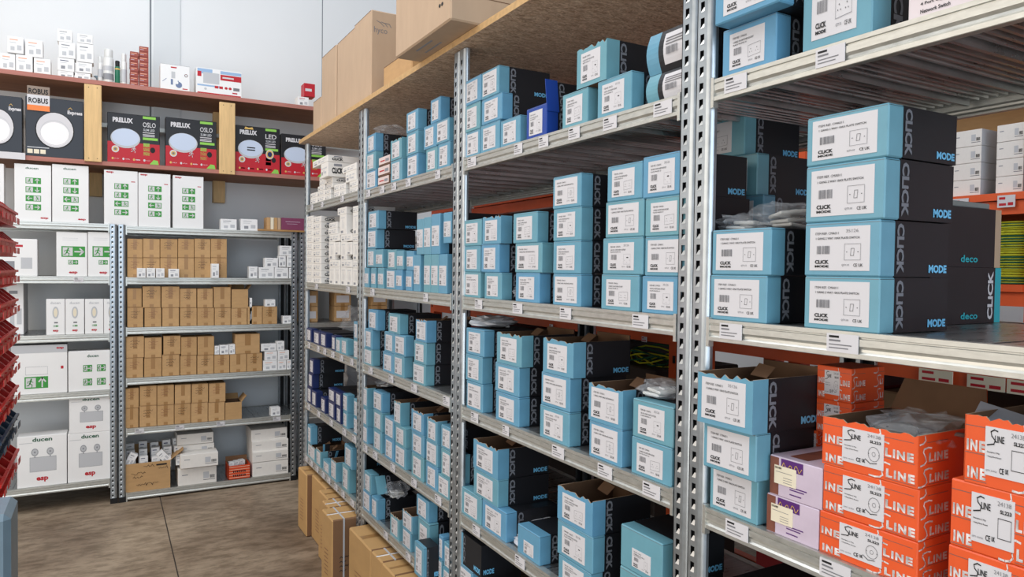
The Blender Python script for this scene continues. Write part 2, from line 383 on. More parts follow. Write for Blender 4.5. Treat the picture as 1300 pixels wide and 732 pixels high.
# the raised text sits above the patches
def esp(b,F,u0,w0,u1,w1): b.text(F,'esp',u0,w0,u1,w1,red,.0011,bold=.04)
def exit4(top,sc=1):
    b=MB(); W,H,D=.25,.42,.08; w=W/2; b.rbox(-w,w,0,D,0,H,white,.002); F=front()
    for k,d in enumerate('udlr'): exitsign(b,F,-W*.2,W*.22,H*(.66-.155*k),H*(.66-.155*k)+H*.105,d)
    if top=='duceri': b.text(F,'ducen',-W*.2,H*.915,W*.15,H*.95,dgreen,bold=.02); esp(b,F,W*.2,H*.04,W*.42,H*.075)
    else: esp(b,F,-W*.44,H*.94,-W*.22,H*.975); b.rect(F,W*.3,W*.42,H*.8,H*.815,red)
    return b.data('exit_sign_box')
PR['ex4a']=exit4('duceri'); PR['ex4b']=exit4('esp')
def exit1():
    b=MB(); W,H,D=.22,.34,.08; w=W/2; b.rbox(-w,w,0,D,0,H,white,.002); F=front()
    exitsign(b,F,-W*.34,W*.43,H*.44,H*.68,'r'); exitsign(b,F,-W*.12,W*.2,H*.27,H*.37,'r'); esp(b,F,-W*.1,H*.05,W*.18,H*.11)
    for k in range(2): b.rect(F,-W*.3,W*.2,H*(.82+.04*k),H*(.825+.04*k),lgrey)
    return b.data('exit_sign_box')
PR['ex1']=exit1()
def ducen_small():
    b=MB(); W,H,D=.14,.24,.1; w=W/2; b.rbox(-w,w,0,D,0,H,white,.002); F=front()
    b.text(F,'ducen',-W*.28,H*.86,W*.26,H*.93,lgrey); b.disc(F,0,H*.62,W*.17,H*.17,lgrey); b.disc(F,0,H*.62,W*.1,H*.12,creamt,.001)
    b.rect(F,-W*.08,W*.12,H*.32,H*.36,inkl); exitsign(b,F,-W*.12,W*.14,H*.22,H*.27,'r'); esp(b,F,-W*.15,H*.07,W*.15,H*.14); return b.data('emergency_light_box')
PR['duc']=ducen_small()
def twinspot():
    b=MB(); W,H,D=.36,.35,.14; w=W/2; b.rbox(-w,w,0,D,0,H,white,.003); F=front()
    b.text(F,'ducen',-W*.2,H*.885,W*.2,H*.965,dgreen,bold=.03)
    b.rect(F,-W*.25,W*.28,H*.3,H*.58,lgrey)
    for u in (-.15,.16):
        b.disc(F,W*u,H*.68,W*.075,W*.075,lgrey); b.circ(F,W*u,H*.68,W*.06,W*.06,W*.008,mgrey); b.disc(F,W*u,H*.68,W*.02,W*.02,mgrey,.001)
        b.rect(F,W*u-W*.01,W*u+W*.01,H*.57,H*.61,mgrey)
    b.line(F,[(-W*.25,H*.3),(W*.28,H*.3),(W*.28,H*.58),(-W*.25,H*.58)],.002,mgrey,closed=True)
    esp(b,F,-W*.12,H*.09,W*.12,H*.19); b.rect(F,-W*.46,-W*.2,H*.86,H*.87,lgrey); return b.data('emergency_light_box')
PR['twin']=twinspot()
def hanging():
    b=MB(); W,H,D=.4,.33,.12; w=W/2; b.rbox(-w,w,0,D,0,H,white,.003,top=mgrey); F=front()
    b.rect(F,-w+.002,w-.002,H*.84,H*.995,lgrey); esp(b,F,W*.3,H*.9,W*.44,H*.95); exitsign(b,F,-W*.27,W*.15,H*.12,H*.36,'u')
    b.line(F,[(-W*.25,H*.4),(W*.14,H*.4),(W*.14,H*.56),(-W*.25,H*.56)],.0015,mgrey,closed=True); b.rect(F,W*.38,W*.43,H*.5,H*.56,red); return b.data('exit_sign_box')
PR['hang']=hanging()
def exit2x2():
    b=MB(); W,H,D=.33,.25,.12; w=W/2; b.rbox(-w,w,0,D,0,H,white,.003); F=front(); b.text(F,'ducen',-W*.08,H*.84,W*.18,H*.91,dgreen)
    for u in (-.17,.14):
        for z in (.14,.48): exitsign(b,F,W*u,W*u+W*.2,H*z,H*z+H*.17,'r')
    esp(b,F,W*.42,H*.1,W*.48,H*.15)
    return b.data('exit_sign_box')
PR['ex22']=exit2x2()
def plain_white(seed=1,acc=None,nm='carton'):
    b=MB(); W,H,D=.1,.1,.1; w=W/2; b.rbox(-w,w,0,D,0,H,white,.0015); F=front(); r=random.Random(seed)
    c=acc or lgrey
    b.rect(F,-w*.7,w*.3,H*.78,H*.84,c); b.rect(F,-w*.7,w*.1,H*.62,H*.66,lgrey); b.rect(F,-w*.6,-w*.1,H*.15,H*.4,mgrey if seed%2 else lgrey); b.rect(F,w*.2,w*.75,H*.2,H*.5,lgrey)
    return b.data(nm)
ltorange=mat('print_pale_orange',(232,170,140),.5)
PR[('pw',1)]=plain_white(1); PR[('pw',2)]=plain_white(2,ltorange); PR[('pw',3)]=plain_white(3,red); PR[('pw',4)]=plain_white(4,mgrey); PR[('pw',5)]=plain_white(5,navy)
def flat_white(seed=1):
    b=MB(); W,H,D=.36,.09,.25; w=W/2; b.rbox(-w,w,0,D,0,H,cream,.002,right=lgrey); F=front()
    b.rect(F,W*.15,W*.3,H*.3,H*.7,lgrey); b.barcode(F,W*.32,W*.45,H*.3,H*.5,ink,seed=seed); b.rect(F,W*.15,W*.46,H*.2,H*.24,inkl); b.rect(F,-W*.4,-W*.25,H*.6,H*.65,mgrey); return b.data('cable_fitting_box')
PR[('fw',1)]=flat_white(1); PR[('fw',2)]=flat_white(2)
def prelux(prod):
    b=MB(); W,H,D=.36,.31,.08; w=W/2; b.rbox(-w,w,0,D,0,H,mat('print_charcoal',(30,30,34),.35),.003); F=front()
    b.rect(F,-w+.001,w-.001,.002,H*.42,red); b.text(F,'PRELUX',-W*.4,H*.81,-W*.02,H*.91,paper,.0012,bold=.05)
    b.disc(F,-W*.16,H*.5,W*.28,H*.2,lgrey,.001); b.disc(F,-W*.16,H*.52,W*.26,H*.175,mat('print_pale_blue',(196,208,228),.35),.0014)
    b.text(F,prod,W*.17,H*.76,W*.42,H*.86,paper,.0012,bold=.01); b.text(F,'SLIM LED',W*.18,H*.68,W*.4,H*.73,lgrey,.0012)
    b.rect(F,W*.17,W*.42,H*.93,H*.98,lime); b.rect(F,W*.17,W*.46,H*.5,H*.55,lime)
    for z in (.6,.57,.64): b.rect(F,W*.17,W*.4,H*z,H*z+H*.015,paper)
    for z in (.18,.27,.36): b.rect(F,W*.18,W*.3,H*z,H*z+H*.07,lime)
    b.disc(F,W*.36,H*.3,W*.05,W*.05,ink,.001); b.disc(F,-W*.35,H*.27,W*.07,W*.06,paper,.0016); b.disc(F,-W*.35,H*.27,W*.045,W*.04,gold,.002); b.disc(F,-W*.35,H*.27,W*.025,W*.02,inkl,.0024)
    man(b,F,0,H*.22,H*.14,paper,1)
    for u in (-.4,-.2,0,.2): b.disc(F,W*u,H*.08,W*.02,W*.02,gold if u in(-.4,0) else paper,.001); b.rect(F,W*u+W*.03,W*u+W*.12,H*.07,H*.09,paper)
    b.poly([F.p(W*.3,.002,.0014),F.p(W*.48,.002,.0014),F.p(W*.46,H*.09,.0014),F.p(W*.38,H*.1,.0014)],lime)
    if prod=='LED':
        b.rect(F,-W*.24,-W*.06,H*.52,H*.545,ink,.0018); b.rect(F,-W*.24,-W*.06,H*.47,H*.495,ink,.0018)
        b.poly([F.p(-W*.3,H*.93,.001),F.p(-W*.1,H*.93,.001),F.p(-W*.12,H*.98,.001),F.p(-W*.2,H*.96,.001),F.p(-W*.28,H*.98,.001)],gold)
        b.disc(F,W*.27,H*.42,W*.09,W*.09,paper,.0016); b.disc(F,W*.27,H*.42,W*.075,W*.075,gold,.002); b.disc(F,W*.27,H*.42,W*.05,W*.05,navy,.0024)
    return b.data('ceiling_light_box')
PR['pre']=prelux('OSLO'); PR['prel']=prelux('LED')
def robus():
    b=MB(); W,H,D=.42,.37,.1; w=W/2; cg=mat('print_slate',(46,50,58),.4); b.rbox(-w,w,0,D,0,H,cg,.003,top=lgrey); F=front()
    b.disc(F,0,H*.46,W*.34,H*.31,ink,.0006); b.disc(F,0,H*.465,W*.32,H*.295,paper,.001); b.circ(F,0,H*.42,W*.25,H*.21,.0025,lgrey,.0014)
    b.disc(F,0,H*.4,W*.25,H*.2,mat('print_white_glow',(242,238,238),.4),.0012)
    b.text(F,'Express',W*.22,H*.74,W*.48,H*.82,paper,.001,bold=.04); b.line(F,[(W*.23,H*.84),(W*.27,H*.87),(W*.3,H*.84)],.003,gold)
    for k in range(3): b.rect(F,-W*.47+k*W*.11,-W*.38+k*W*.11,H*.05,H*.12,creamt)
    b.rect(F,-W*.47,-W*.1,H*.145,H*.16,lgrey); return b.data('ceiling_light_box')
PR['rob']=robus()
def sline(open_):
    b=MB(); W,H,D=.205,.083,.21; w=W/2
    if not open_: b.rbox(-w,w,0,D,0,H,orange,.002)
    else:
        th=.003; n=22; J=jag(n+1,.004,5); T=lambda i:H+J[i]
        for i in range(n):
            x0=-w+W*i/n; x1=-w+W*(i+1)/n
            b.poly([(x0,0,0),(x1,0,0),(x1,0,T(i+1)),(x0,0,T(i))],orange); b.poly([(x1,th,0),(x0,th,0),(x0,th,T(i)),(x1,th,T(i+1))],kraftin); b.poly([(x0,0,T(i)),(x1,0,T(i+1)),(x1,th,T(i+1)),(x0,th,T(i))],kraftl)
        b.box(w-th,w,0,D,0,H,orange,left=kraftin,top=kraftl); b.box(-w,-w+th,0,D,0,H,orange,right=kraftin,top=kraftl)
        b.box(-w,w,D-th,D,0,H,orange,front=kraftin); b.box(-w+.001,w-.001,.001,D-.001,0,.002,kraftin)
        q=[(-w,D,H),(w,D,H),(w-.02,D+.03,H+.055),(-w+.01,D+.03,H+.055)]; b.poly(q,kraftin); b.poly([(x,y+.002,z) for x,y,z in q][::-1],orange)
    def pat(F,L,u0,sgn):
        P=.15
        for r_ in range(0,3):
            z=.0015+r_*.0335
            for k in range(-2,3):
                u=u0+k*P-.003*r_
                pts=[(u+.034,z+.0262),(u+.025,z+.0275),(u+.013,z+.026),(u+.011,z+.021),(u+.018,z+.012),(u+.02,z+.006),(u+.014,z+.0015),(u+.004,z),(u-.008,z+.0005)]
                pts=[(min(max(a,.002),L-.002),c) for a,c in pts if -.004<a<L+.004 and c<H-.0015]
                if len(pts)>1: b.line(F,pts,.0026,silver,.0005)
                for ch,du,wdt in (('L',.027,.013),('I',.043,.0045),('N',.051,.016),('E',.071,.013)):
                    a0=max(u+du,.0015); a1=min(u+du+wdt,L-.0015)
                    if a1-a0>wdt*.6 and z+.018<H-.001: b.text(F,ch,a0,z+.0045,a1,z+.0185,silver,.0006,bold=.05)
                a0=max(u+.024,.002); a1=min(u+.086,L-.002)
                if a1>a0: b.rect(F,a0,a1,z+.0015,z+.0024,silverd,.0005)
    pat(Fr((-w,0,0),(1,0,0),(0,0,1)),W,.116,1); pat(side(w),D,.006,1)
    return b.data('socket_box')
def sline_label(round_=True):
    b=MB(); x0,x1,z0,z1=-.055,.035,.014,.073; L=x1-x0;h=z1-z0; b.box(x0,x1,-.0014,.0001,z0,z1,paper); F=front(-.0014)
    U=lambda t:x0+L*t; Z=lambda t:z0+h*t
    b.line(F,[(U(.3),Z(.93)),(U(.22),Z(.95)),(U(.14),Z(.9)),(U(.16),Z(.82)),(U(.24),Z(.74)),(U(.22),Z(.66)),(U(.06),Z(.62))],.0016,ink)
    b.text(F,'LINE',U(.24),Z(.7),U(.46),Z(.84),ink,bold=.02)
    b.text(F,'Description: 2 Way',U(.06),Z(.46),U(.36),Z(.5),ink); b.text(F,'1 Gang 20mm Round',U(.06),Z(.37),U(.4),Z(.41),ink); b.text(F,'QTY: 10 PCS',U(.04),Z(.08),U(.3),Z(.12),inkl)
    b.text(F,'CE',U(.36),Z(.08),U(.47),Z(.2),ink); b.text(F,'UK',U(.5),Z(.1),U(.58),Z(.2),ink,bold=.04); b.text(F,'SL223',U(.68),Z(.7),U(.94),Z(.78),ink,bold=.03); b.text(F,'24138',U(.62),Z(.85),U(.93),Z(.94),inkl,bold=-.005)
    if round_:
        b.circ(F,U(.78),Z(.4),h*.2,h*.2,.0006,ink); b.circ(F,U(.78),Z(.4),h*.06,h*.06,.0005,ink,n=12)
        for q in (.66,.9): b.disc(F,U(q),Z(.4),.0008,.0008,ink,n=6)
        b.line(F,[(U(.58),Z(.22)),(U(.7),Z(.12)),(U(.85),Z(.16))],.0012,ink)
    else: b.line(F,[(U(.64),Z(.2)),(U(.94),Z(.2)),(U(.94),Z(.6)),(U(.64),Z(.6))],.0008,ink,closed=True)
    return b.data('label')
PR['sl']=sline(False); PR['slo']=sline(True); PR['sll']=sline_label(True); PR['sll2']=sline_label(False)
def floral():
    b=MB(); W,H,D=.14,.07,.2; w=W/2; b.rbox(-w,w,0,D,0,H,lilac,.0015); F=front()
    b.rect(F,-w+.001,-w*.64,.002,H-.002,skin,.0005); b.rect(F,-w*.55,w*.3,H*.7,H*.97,purple,.0006)
    r=random.Random(3); b.line(F,[(-w*.5+i*.0035,H*(.8+.08*math.sin(i*1.3)+r.uniform(-.03,.03))) for i in range(16)],.0014,gold,.001)
    b.box(-w*.8,w*.05,-.0016,0,H*.32,H*.78,creamt); G=front(-.0016); b.barcode(G,-w*.77,-w*.5,H*.7,H*.75,ink,seed=3)
    for z in (.62,.5,.44,.38): b.rect(G,-w*(.74-.3*(z<.6)),-w*.1,H*z,H*z+.0008,inkl)
    for k,z in enumerate((.3,.24,.12)): b.rect(F,-w*.2,w*(.45-.1*k),H*z,H*z+.002,purple)
    T=Fr((-w,0,H),(1,0,0),(0,1,0)); b.rect(T,W*.25,W*.6,.02,D*.6,skin,.0005)
    return b.data('accessory_box')
PR['flo']=floral()
COUNT=0
def inst(key,name,X,Y,Z,w,h,d,rz,base,label,cat='box',group=None,parts=(),tilt=0):
    """a copy of a prototype scaled to w,h,d; X,Y,Z is the bottom centre of its front face"""
    me=PR[key]; o=mk(name,me,None,(X,Y,Z),rz,(w/base[0],d/base[1],h/base[2]))
    if tilt: o.rotation_euler=(0,tilt,rz)
    tag(o,label,cat,group)
    for pn,pk in parts: mk(pn,PR[pk],o)
    return o
BASE={'mode':(WM,DM,HM),'tall':(.05,.19,.17),'bow':(.19,.15,.085),'sw':(.085,.17,.04),'su':(.055,.17,.11),'kr':(.13,.16,.13),'ex4':(.25,.08,.42),'ex1':(.22,.08,.34),
'duc':(.14,.1,.24),'twin':(.36,.14,.35),'hang':(.4,.12,.33),'ex22':(.33,.12,.25),'pw':(.1,.1,.1),'fw':(.36,.25,.09),'pre':(.36,.08,.31),'rob':(.42,.1,.37),'sl':(.205,.21,.083),'flo':(.14,.2,.07)}
# ------------------------------------------------------------------ room
def cnoise_floor():
    M=bpy.data.materials.new('concrete_floor'); M.use_nodes=True; nt=M.node_tree; b=nt.nodes['Principled BSDF']
    tc=nt.nodes.new('ShaderNodeTexCoord'); n1=nt.nodes.new('ShaderNodeTexNoise'); n1.inputs['Scale'].default_value=1.7; n1.inputs['Detail'].default_value=8; n1.inputs['Distortion'].default_value=.6
    n2=nt.nodes.new('ShaderNodeTexNoise'); n2.inputs['Scale'].default_value=7; n2.inputs['Detail'].default_value=9; n2.inputs['Roughness'].default_value=.68
    mp=nt.nodes.new('ShaderNodeMapping'); mp.inputs['Rotation'].default_value=(0,0,.12); mp.inputs['Scale'].default_value=(1.1,2.6,1)
    nt.links.new(tc.outputs['Object'],n1.inputs['Vector']); nt.links.new(tc.outputs['Object'],mp.inputs[0]); nt.links.new(mp.outputs[0],n2.inputs['Vector'])
    cr=nt.nodes.new('ShaderNodeValToRGB'); e=cr.color_ramp.elements
    e[0].position=.3; e[0].color=(*lin((122,104,86)),1); e[1].position=.7; e[1].color=(*lin((176,158,136)),1)
    c2=nt.nodes.new('ShaderNodeValToRGB'); e=c2.color_ramp.elements; e[0].position=.4; e[0].color=(.50,.48,.45,1); e[1].position=.57; e[1].color=(1,1,1,1)
    mx=nt.nodes.new('ShaderNodeMix'); mx.data_type='RGBA'; mx.blend_type='MULTIPLY'; mx.inputs[0].default_value=.8
    nt.links.new(n1.outputs['Fac'],cr.inputs[0]); nt.links.new(n2.outputs['Fac'],c2.inputs[0]); nt.links.new(cr.outputs[0],mx.inputs[6]); nt.links.new(c2.outputs[0],mx.inputs[7])
    nt.links.new(mx.outputs[2],b.inputs['Base Color']); b.inputs['Roughness'].default_value=.55; b.inputs['Specular IOR Level'].default_value=.3
    return M
YB=5.478; WALL=6.02
b=MB(); b.box(-4.5,5.2,-3.5,WALL,-.1,0,cnoise_floor())
tag(b.build('floor'),None,None,kind='structure')
b=MB(); jt=mat('joint_dark',(60,52,46),.8); b.box(.318,.324,-1,WALL,.0002,.0009,jt);
tag(b.build('trim_1'),None,None,kind='structure')
wallm=mat('white_wall_panel',(226,229,231),.55,noise=.02,nscale=2)
b=MB(); b.box(-4.5,5.2,WALL,WALL+.12,0,5.2,wallm); tag(b.build('wall_back'),None,None,kind='structure')
jm=mat('panel_joint',(120,126,132),.6); b=MB()
for px,wd,mm in ((191,.012,jm),(409,.006,jm)):
    x=onY(px,60,WALL)[0]; b.box(x-wd/2,x+wd/2,WALL-.002,WALL,2.2,5.2,mm)
x=onY(191,60,WALL)[0]; b.box(x+.02,x+.2,WALL-.012,WALL,1.8,5.2,mat('wall_strip',(214,219,222),.5))
tag(b.build('trim_2'),None,None,kind='structure')
b=MB(); b.box(5.2,5.32,-3.5,WALL,0,5.2,wallm); tag(b.build('wall_right'),None,None,kind='structure')
# ------------------------------------------------------------------ steel shelving
XR=1.0725
lip=mat('pressed_lip',(206,206,202),.3,metal=.5)
def post_mesh(H,wd=.043,pitch=.0333):
    b=MB(); n=int(H/pitch); hw=.0055; c=wd*.34
    F=front(); fx=wd*.66
    b.mesh([(fx,0,0),(wd*.84,.0015,0),(wd*.95,.005,0),(wd,.011,0),(fx,0,H),(wd*.84,.0015,H),(wd*.95,.005,H),(wd,.011,H)],[(0,1,5,4),(1,2,6,5),(2,3,7,6)],galv,True)
    def q(u0,u1,z0,z1,y=0,m=galv): b.poly([(u0,y,z0),(u1,y,z0),(u1,y,z1),(u0,y,z1)],m)
    for i in range(n):
        z=i*pitch; a,d=z+.006,z+.026
        q(0,fx,z,a); q(0,fx,d,z+pitch); q(0,c-hw,a,d); q(c+hw,fx,a,d)
        # hole walls, one blackened as shade, and the bright pressed lip
        b.poly([(c-hw,0,a),(c-hw,.003,a),(c-hw,.003,d),(c-hw,0,d)],dark); b.poly([(c+hw,0,a),(c+hw,0,d),(c+hw,.003,d),(c+hw,.003,a)],galv)
        b.poly([(c-hw,-.0008,a-.001),(c+hw,-.0008,a-.001),(c+hw*.9,.003,a+.009),(c-hw*.2,.003,a+.009)],lip)
    q(0,fx,n*pitch,H)

    # returns
    b.box(0,.0018,.0,.032,0,H,galv); b.box(wd-.0018,wd,.011,.018,0,H,galv); b.box(.0,.012,.030,.032,0,H,galv)
    b.box(.002,wd-.002,.0065,.0075,0,H,dark)  # black sheet stands in for the shade seen through the holes
    return b.data('upright')
def beam_mesh(L,h=.044):
    b=MB(); k=h/.044
    pr=[(.02,.044),(.0,.044),(0,.0365),(.003,.0355),(.003,.0335),(.0005,.0325),(.0005,.0215),(.004,.0165),(.0035,.012),(.0,.0085),(0,.001),(.001,0),(.016,0),(.016,.004)]
    for i in range(len(pr)-1):
        (a,c),(d,e)=pr[i],pr[i+1]; b.poly([(0,d,e*k),(L,d,e*k),(L,a,c*k),(0,a,c*k)],galvb)
    for x in (0,L):
        b.poly([(x,a,c*k) for a,c in pr[:-1]],galvb)
    # connector plates at the ends
    for x in (0,L-.008): b.box(x,x+.008,-.0012,.012,-.012,h+.004,galvb)
    return b.data('beam')
def deck_mesh(L,D,h=.044):
    b=MB(); n=max(4,int(L/.0375)); y0=.018; y1=D-.018
    b.poly([(0,y0,h-.0015),(L,y0,h-.0015),(L,y1,h-.0015),(0,y1,h-.0015)],galvd)
    n=int(L/.019); s=L/n; z1=h-.006
    for i in range(n):
        x=L*i/n; dp=.016 if i%6==0 else .007
        P=[(x,z1),(x+s*.35,z1),(x+s*.45,z1-dp),(x+s*.8,z1-dp),(x+s*.9,z1),(x+s,z1)]
        for k in range(5):
            (p,c),(d,e)=P[k],P[k+1]; b.poly([(p,y1,c),(d,y1,e),(d,y0,e),(p,y0,c)],galvd)
    for k in range(1,4):
        x=L*k/4; b.box(x-.0006,x+.0006,y0,y1,h-.0015,h-.0006,dark)
    b.box(0,L,y0-.001,y0,.004,h-.001,galvd)
    return b.data('shelf')
def unit(name,loc,rz,W,D,H,decks,label,group,tags={},beamh=.044,ptw=.026,posts=(1,1)):
    """decks = heights of the underside of the front beams; local x runs along the front, y into the depth"""
    r=empty(name,loc,rz,label,'shelving',group)
    pm=post_mesh(H); foot=MB(); foot.box(0,.044,-.004,.034,0,.035,dark); fm=foot.data('foot')
    for x in (0,W-.0432):
        for y,my in ((0,1),(D,-1)):
            p=mk('upright',pm,r,(x,y,0)); p.scale=(1,my,1)
            f=mk('foot',fm,p)
    bm=beam_mesh(W-.088,beamh); dm=deck_mesh(W-.006,D,beamh)
    for i,z in enumerate(decks):
        s=mk('shelf',dm,r,(.003,0,z)); 
        f=mk('beam',bm,s,(.041,-.0016,0)); k=mk('beam',bm,s,(W-.047,D+.0016,0),PI)
        for (x,wd) in tags.get(i,()):
            t=MB(); h=wd*.72 if wd<.05 else wd*.65; h=min(h,.031)
            z0=.0235-h/2; t.box(-wd/2,wd/2,-.0034,-.002,z0,z0+h,paper); F=front(-.0034)
            t.rect(F,-wd*.42,-wd*.1,z0+h*.78,z0+h*.9,ink); t.rect(F,-wd*.42,-wd*.05,z0+h*.58,z0+h*.68,inkl); t.rect(F,-wd*.42,wd*.3,z0+h*.38,z0+h*.44,inkl); t.rect(F,-wd*.42,wd*.2,z0+h*.2,z0+h*.26,inkl)
            t.build('price_tag',s,(x-.003,0,0),0)
    return r
BAYS={'A':(4.533,3.393),'B':(3.393,2.292),'C':(2.292,1.13),'D':(1.13,-.02)}
BN={'A':'farthest bay','B':'third-nearest bay','C':'second-nearest bay','D':'nearest bay'}
UND={'A':[1.935,1.466,1.105,.729,.401],'B':[1.926,1.466,1.100,.721,.402],'C':[1.937,1.462,1.083,.709,.392],'D':[1.946,1.461,1.075,.705,.392]}
TAGS={'A':[[(395,398),(408,411),(433,437)],[(400.5,404),(440,445)],[(391,394.3),(403,406),(411,414.5),(421,425),(432,436),(445,449)],[(390.5,394),(403,407),(419,423),(435.5,440),(448,452.7)],[(388,391),(394,397.6),(401,405),(409,413),(416,420),(425,429),(434,438),(445.6,450)]],
'B':[[(466,470.5),(483,488.5),(498,503.5),(516,522),(553.5,559.5)],[(471,476),(538.5,544)],[(468.5,473.5),(494.5,500),(523,530),(563.5,571.5)],[(462.5,467),(474,480),(496.5,502),(523,529.5),(553,561)],[(488,493),(516,522)]],
'C':[[(592,608),(654,664),(685,697),(723,737),(767,784),(831,854)],[(604,613),(652,664),(712,726),(804,824)],[(599,608),(639,647),(702,717),(760,778),(817,839)],[(601,610),(655,667)],[]],
'D':[[(921,949),(1037,1074)],[(915,943),(1051,1091)],[(922.5,951),(1042,1081)],[],[]]}
for k,(y1,y0) in BAYS.items():
    tg={}
    for i,L in enumerate(TAGS[k]):
        zm=UND[k][i]+.022; out=[]
        for a,c in L:
            # walk the beam line: find the image row of this beam at that column
            def Yat(px):
                py=366
                for _ in range(12):
                    y,z=onX(px,py,XR); d=ray(px,py); t=XR/d.x; py+= (z-zm)/(t/Fp)
                return y
            ya,yc=Yat(a),Yat(c); out.append((y1-(ya+yc)/2,min(ya-yc,.062)))
        tg[i]=out
    unit('shelving_unit',(XR,y1,0),-PI/2,y1-y0-.002,.577,2.36,UND[k],
        {'A':'galvanised steel shelving bay of white and navy boxes, farthest in the right-hand row','B':'galvanised steel shelving bay third from the camera in the right-hand row',
         'C':'galvanised steel shelving bay of stacked blue boxes second from the camera','D':'galvanised steel shelving bay nearest the camera holding the orange boxes'}[k],'steel shelving bays of the right-hand row',tg)
# OSB top boards
def board(y0,y1,label):
    b=MB(); b.box(XR-.03,XR+.64,y0,y1,2.363,2.385,osb,left=osbe,top=osb); tag(b.build('osb_board'),label,'board','particle boards on top of the right-hand row')
board(2.30,4.56,'flaky particle board on top of the far bays carrying the big cartons')
board(-.06,2.298,'flaky particle board on top of the two nearest bays of the right-hand row')
# ------------------------------------------------------------------ stocking the right-hand row
SHN=['top steel shelf','eye-level shelf','third shelf','fourth shelf','lowest shelf']
ORD=['first','second','third','fourth','fifth','sixth','seventh','eighth','ninth','tenth','eleventh','twelfth']
placed=[]
def ovl(a,b): return a[0]<b[1]-1e-4 and b[0]<a[1]-1e-4
def fit(X0,X1,Y0,Y1,Z0,Z1,key):
    for (k,x0,x1,y0,y1,z0,z1) in placed:
        if k!=key: continue
        if ovl((X0,X1),(x0,x1)) and ovl((Z0+.004,Z1-.004),(z0,z1)) and ovl((Y0,Y1),(y0,y1)):
            if Y1-y0<=y1-Y0: Y1=min(Y1,y0-.0008)
            else: Y0=max(Y0,y1+.0008)
    placed.append((key,X0,X1,Y0,Y1,Z0,Z1)); return Y0,Y1
DESC={'m':'pale blue switch box','o':'torn-open pale blue box','n':'navy blue box','r':'royal blue box','t':'tall narrow blue box','w':'small white box','u':'upright white box','b':'bulging black box','k':'black printed box','s':'orange box','S':'torn-open orange box','f':'lilac floral box','p':'slim pinkish box'}
def pinkish():
    b=MB(); W,H,D=.1,.1,.1; w=W/2; b.rbox(-w,w,0,D,0,H,mat('brown_card_side',(104,74,58),.7),.0015); F=front(); b.rect(F,-w*.97,w*.97,H*.22,H*.98,mat('pinkish_label',(222,204,200),.5),.0005); b.rect(F,-w*.7,w*.1,H*.5,H*.62,red,.0008); b.rect(F,w*.2,w*.8,H*.4,H*.7,mgrey,.0008); return b.data('accessory_box')
PR[('pp',1)]=pinkish()
labk=['sw','sk','fu']
def stock(bay,sh,cols,names=None,base_depth=.19):
    zd=UND[bay][sh]+.0432
    for ci,col in enumerate(cols):
        z=zd; n=len(col)
        for li,e in enumerate(col):
            xl,xr,yt=e[:3]; kd=e[3] if len(e)>3 else 'm'; op=e[4] if len(e)>4 else {}
            X=XR+.006+op.get('s',0); 
            Y1,zt=onX(xl,yt,X); ym=yt+ (8 if bay in 'AB' else 20)
            Y1=onX(xl,ym,X)[0]; Y0=onX(xr,ym,X)[0]
            if 'z' in op: z=zd+op['z']
            h=max(zt-z,.012); d=op.get('d',base_depth)
            Y0,Y1=fit(X,X+d,Y0,Y1,z,z+h,(bay,sh))
            w=max(Y1-Y0,.012)
            lev='alone' if n==1 else ('bottom' if li==0 else ('top' if li==n-1 else f'level {ORD_[li]}'))
            cn=ORD[ci] if ci<12 else str(ci+1)+'th'
            ls=('standing as' if n==1 else lev+' of')+f' {cn} stack from left' if n>1 else f'{cn} in line from left'
            if n>1: ls=f'{lev} of {cn} stack from left' if lev in('top','bottom') else f'{lev}, {cn} stack from left'
            lab=f"{DESC[kd]}, {ls}, {SHN[sh]} of {BN[bay]}"
            if 'lab' in op: lab=op['lab']
            cx=(Y0+Y1)/2; rz=-PI/2+R.uniform(-.004,.004)+op.get('rz',0)
            g=f'blue switch boxes on the {SHN[sh]} of the {BN[bay]}'
            P=dict(X=X,Y=cx,Z=z+.0003,w=w-.0006,h=h-.0006,d=d,rz=rz,label=lab)
            lk=op.get('lk',labk[(ci+li)%3] if kd!='o' else labk[ci%3]); sd=1+(ci+li)%3
            if kd=='m': inst('mode','switch_box',base=BASE['mode'],group=g,parts=[('label',('lab',lk,sd))],**P)
            elif kd=='o': inst(('modeo',sd),'switch_box',base=BASE['mode'],group=g,parts=[('label',('lab',lk,sd))],**P)
            elif kd=='n': inst('navy','switch_box',base=BASE['mode'],group='navy blue boxes in the farthest bay',parts=[('label',('lab','fu',sd))],**P)
            elif kd=='r': inst('royal','switch_box',base=BASE['mode'],parts=[('label',('lab','fu',sd))],**P)
            elif kd=='t': inst('tall','switch_box',base=BASE['tall'],group='tall narrow blue boxes in the third-nearest bay',parts=[('label',('lab','tall',1))],**P)
            elif kd=='w': inst('sw','accessory_box',base=BASE['sw'],group=f'white boxes on the {SHN[sh]} of the farthest bay',**P)
            elif kd=='u': inst('su','accessory_box',base=BASE['su'],group=f'white boxes on the {SHN[sh]} of the farthest bay',**P)
            elif kd=='b': inst('bow','switch_box',base=BASE['bow'],group='bulging black boxes beside the post',parts=[('label','bowlab')],**P)
            elif kd=='k': inst('turn','switch_box',base=BASE['bow'],**P)
            elif kd=='s': inst('sl','socket_box',base=BASE['sl'],group='orange socket boxes on the third shelf',parts=[('label',op.get('l','sll'))],**P)
            elif kd=='S': inst('slo','socket_box',base=BASE['sl'],group='orange socket boxes on the third shelf',parts=[('label',op.get('l','sll'))],**P)
            elif kd=='f': inst('flo','accessory_box',base=BASE['flo'],group='lilac floral boxes',**P)
            elif kd=='p': inst(('pp',1),'accessory_box',base=BASE['pw'],group='slim pinkish boxes',**P)
            z+=h
ORD_=['one','two','three','four','five','six','seven','eight','nine','ten','eleven','twelve']
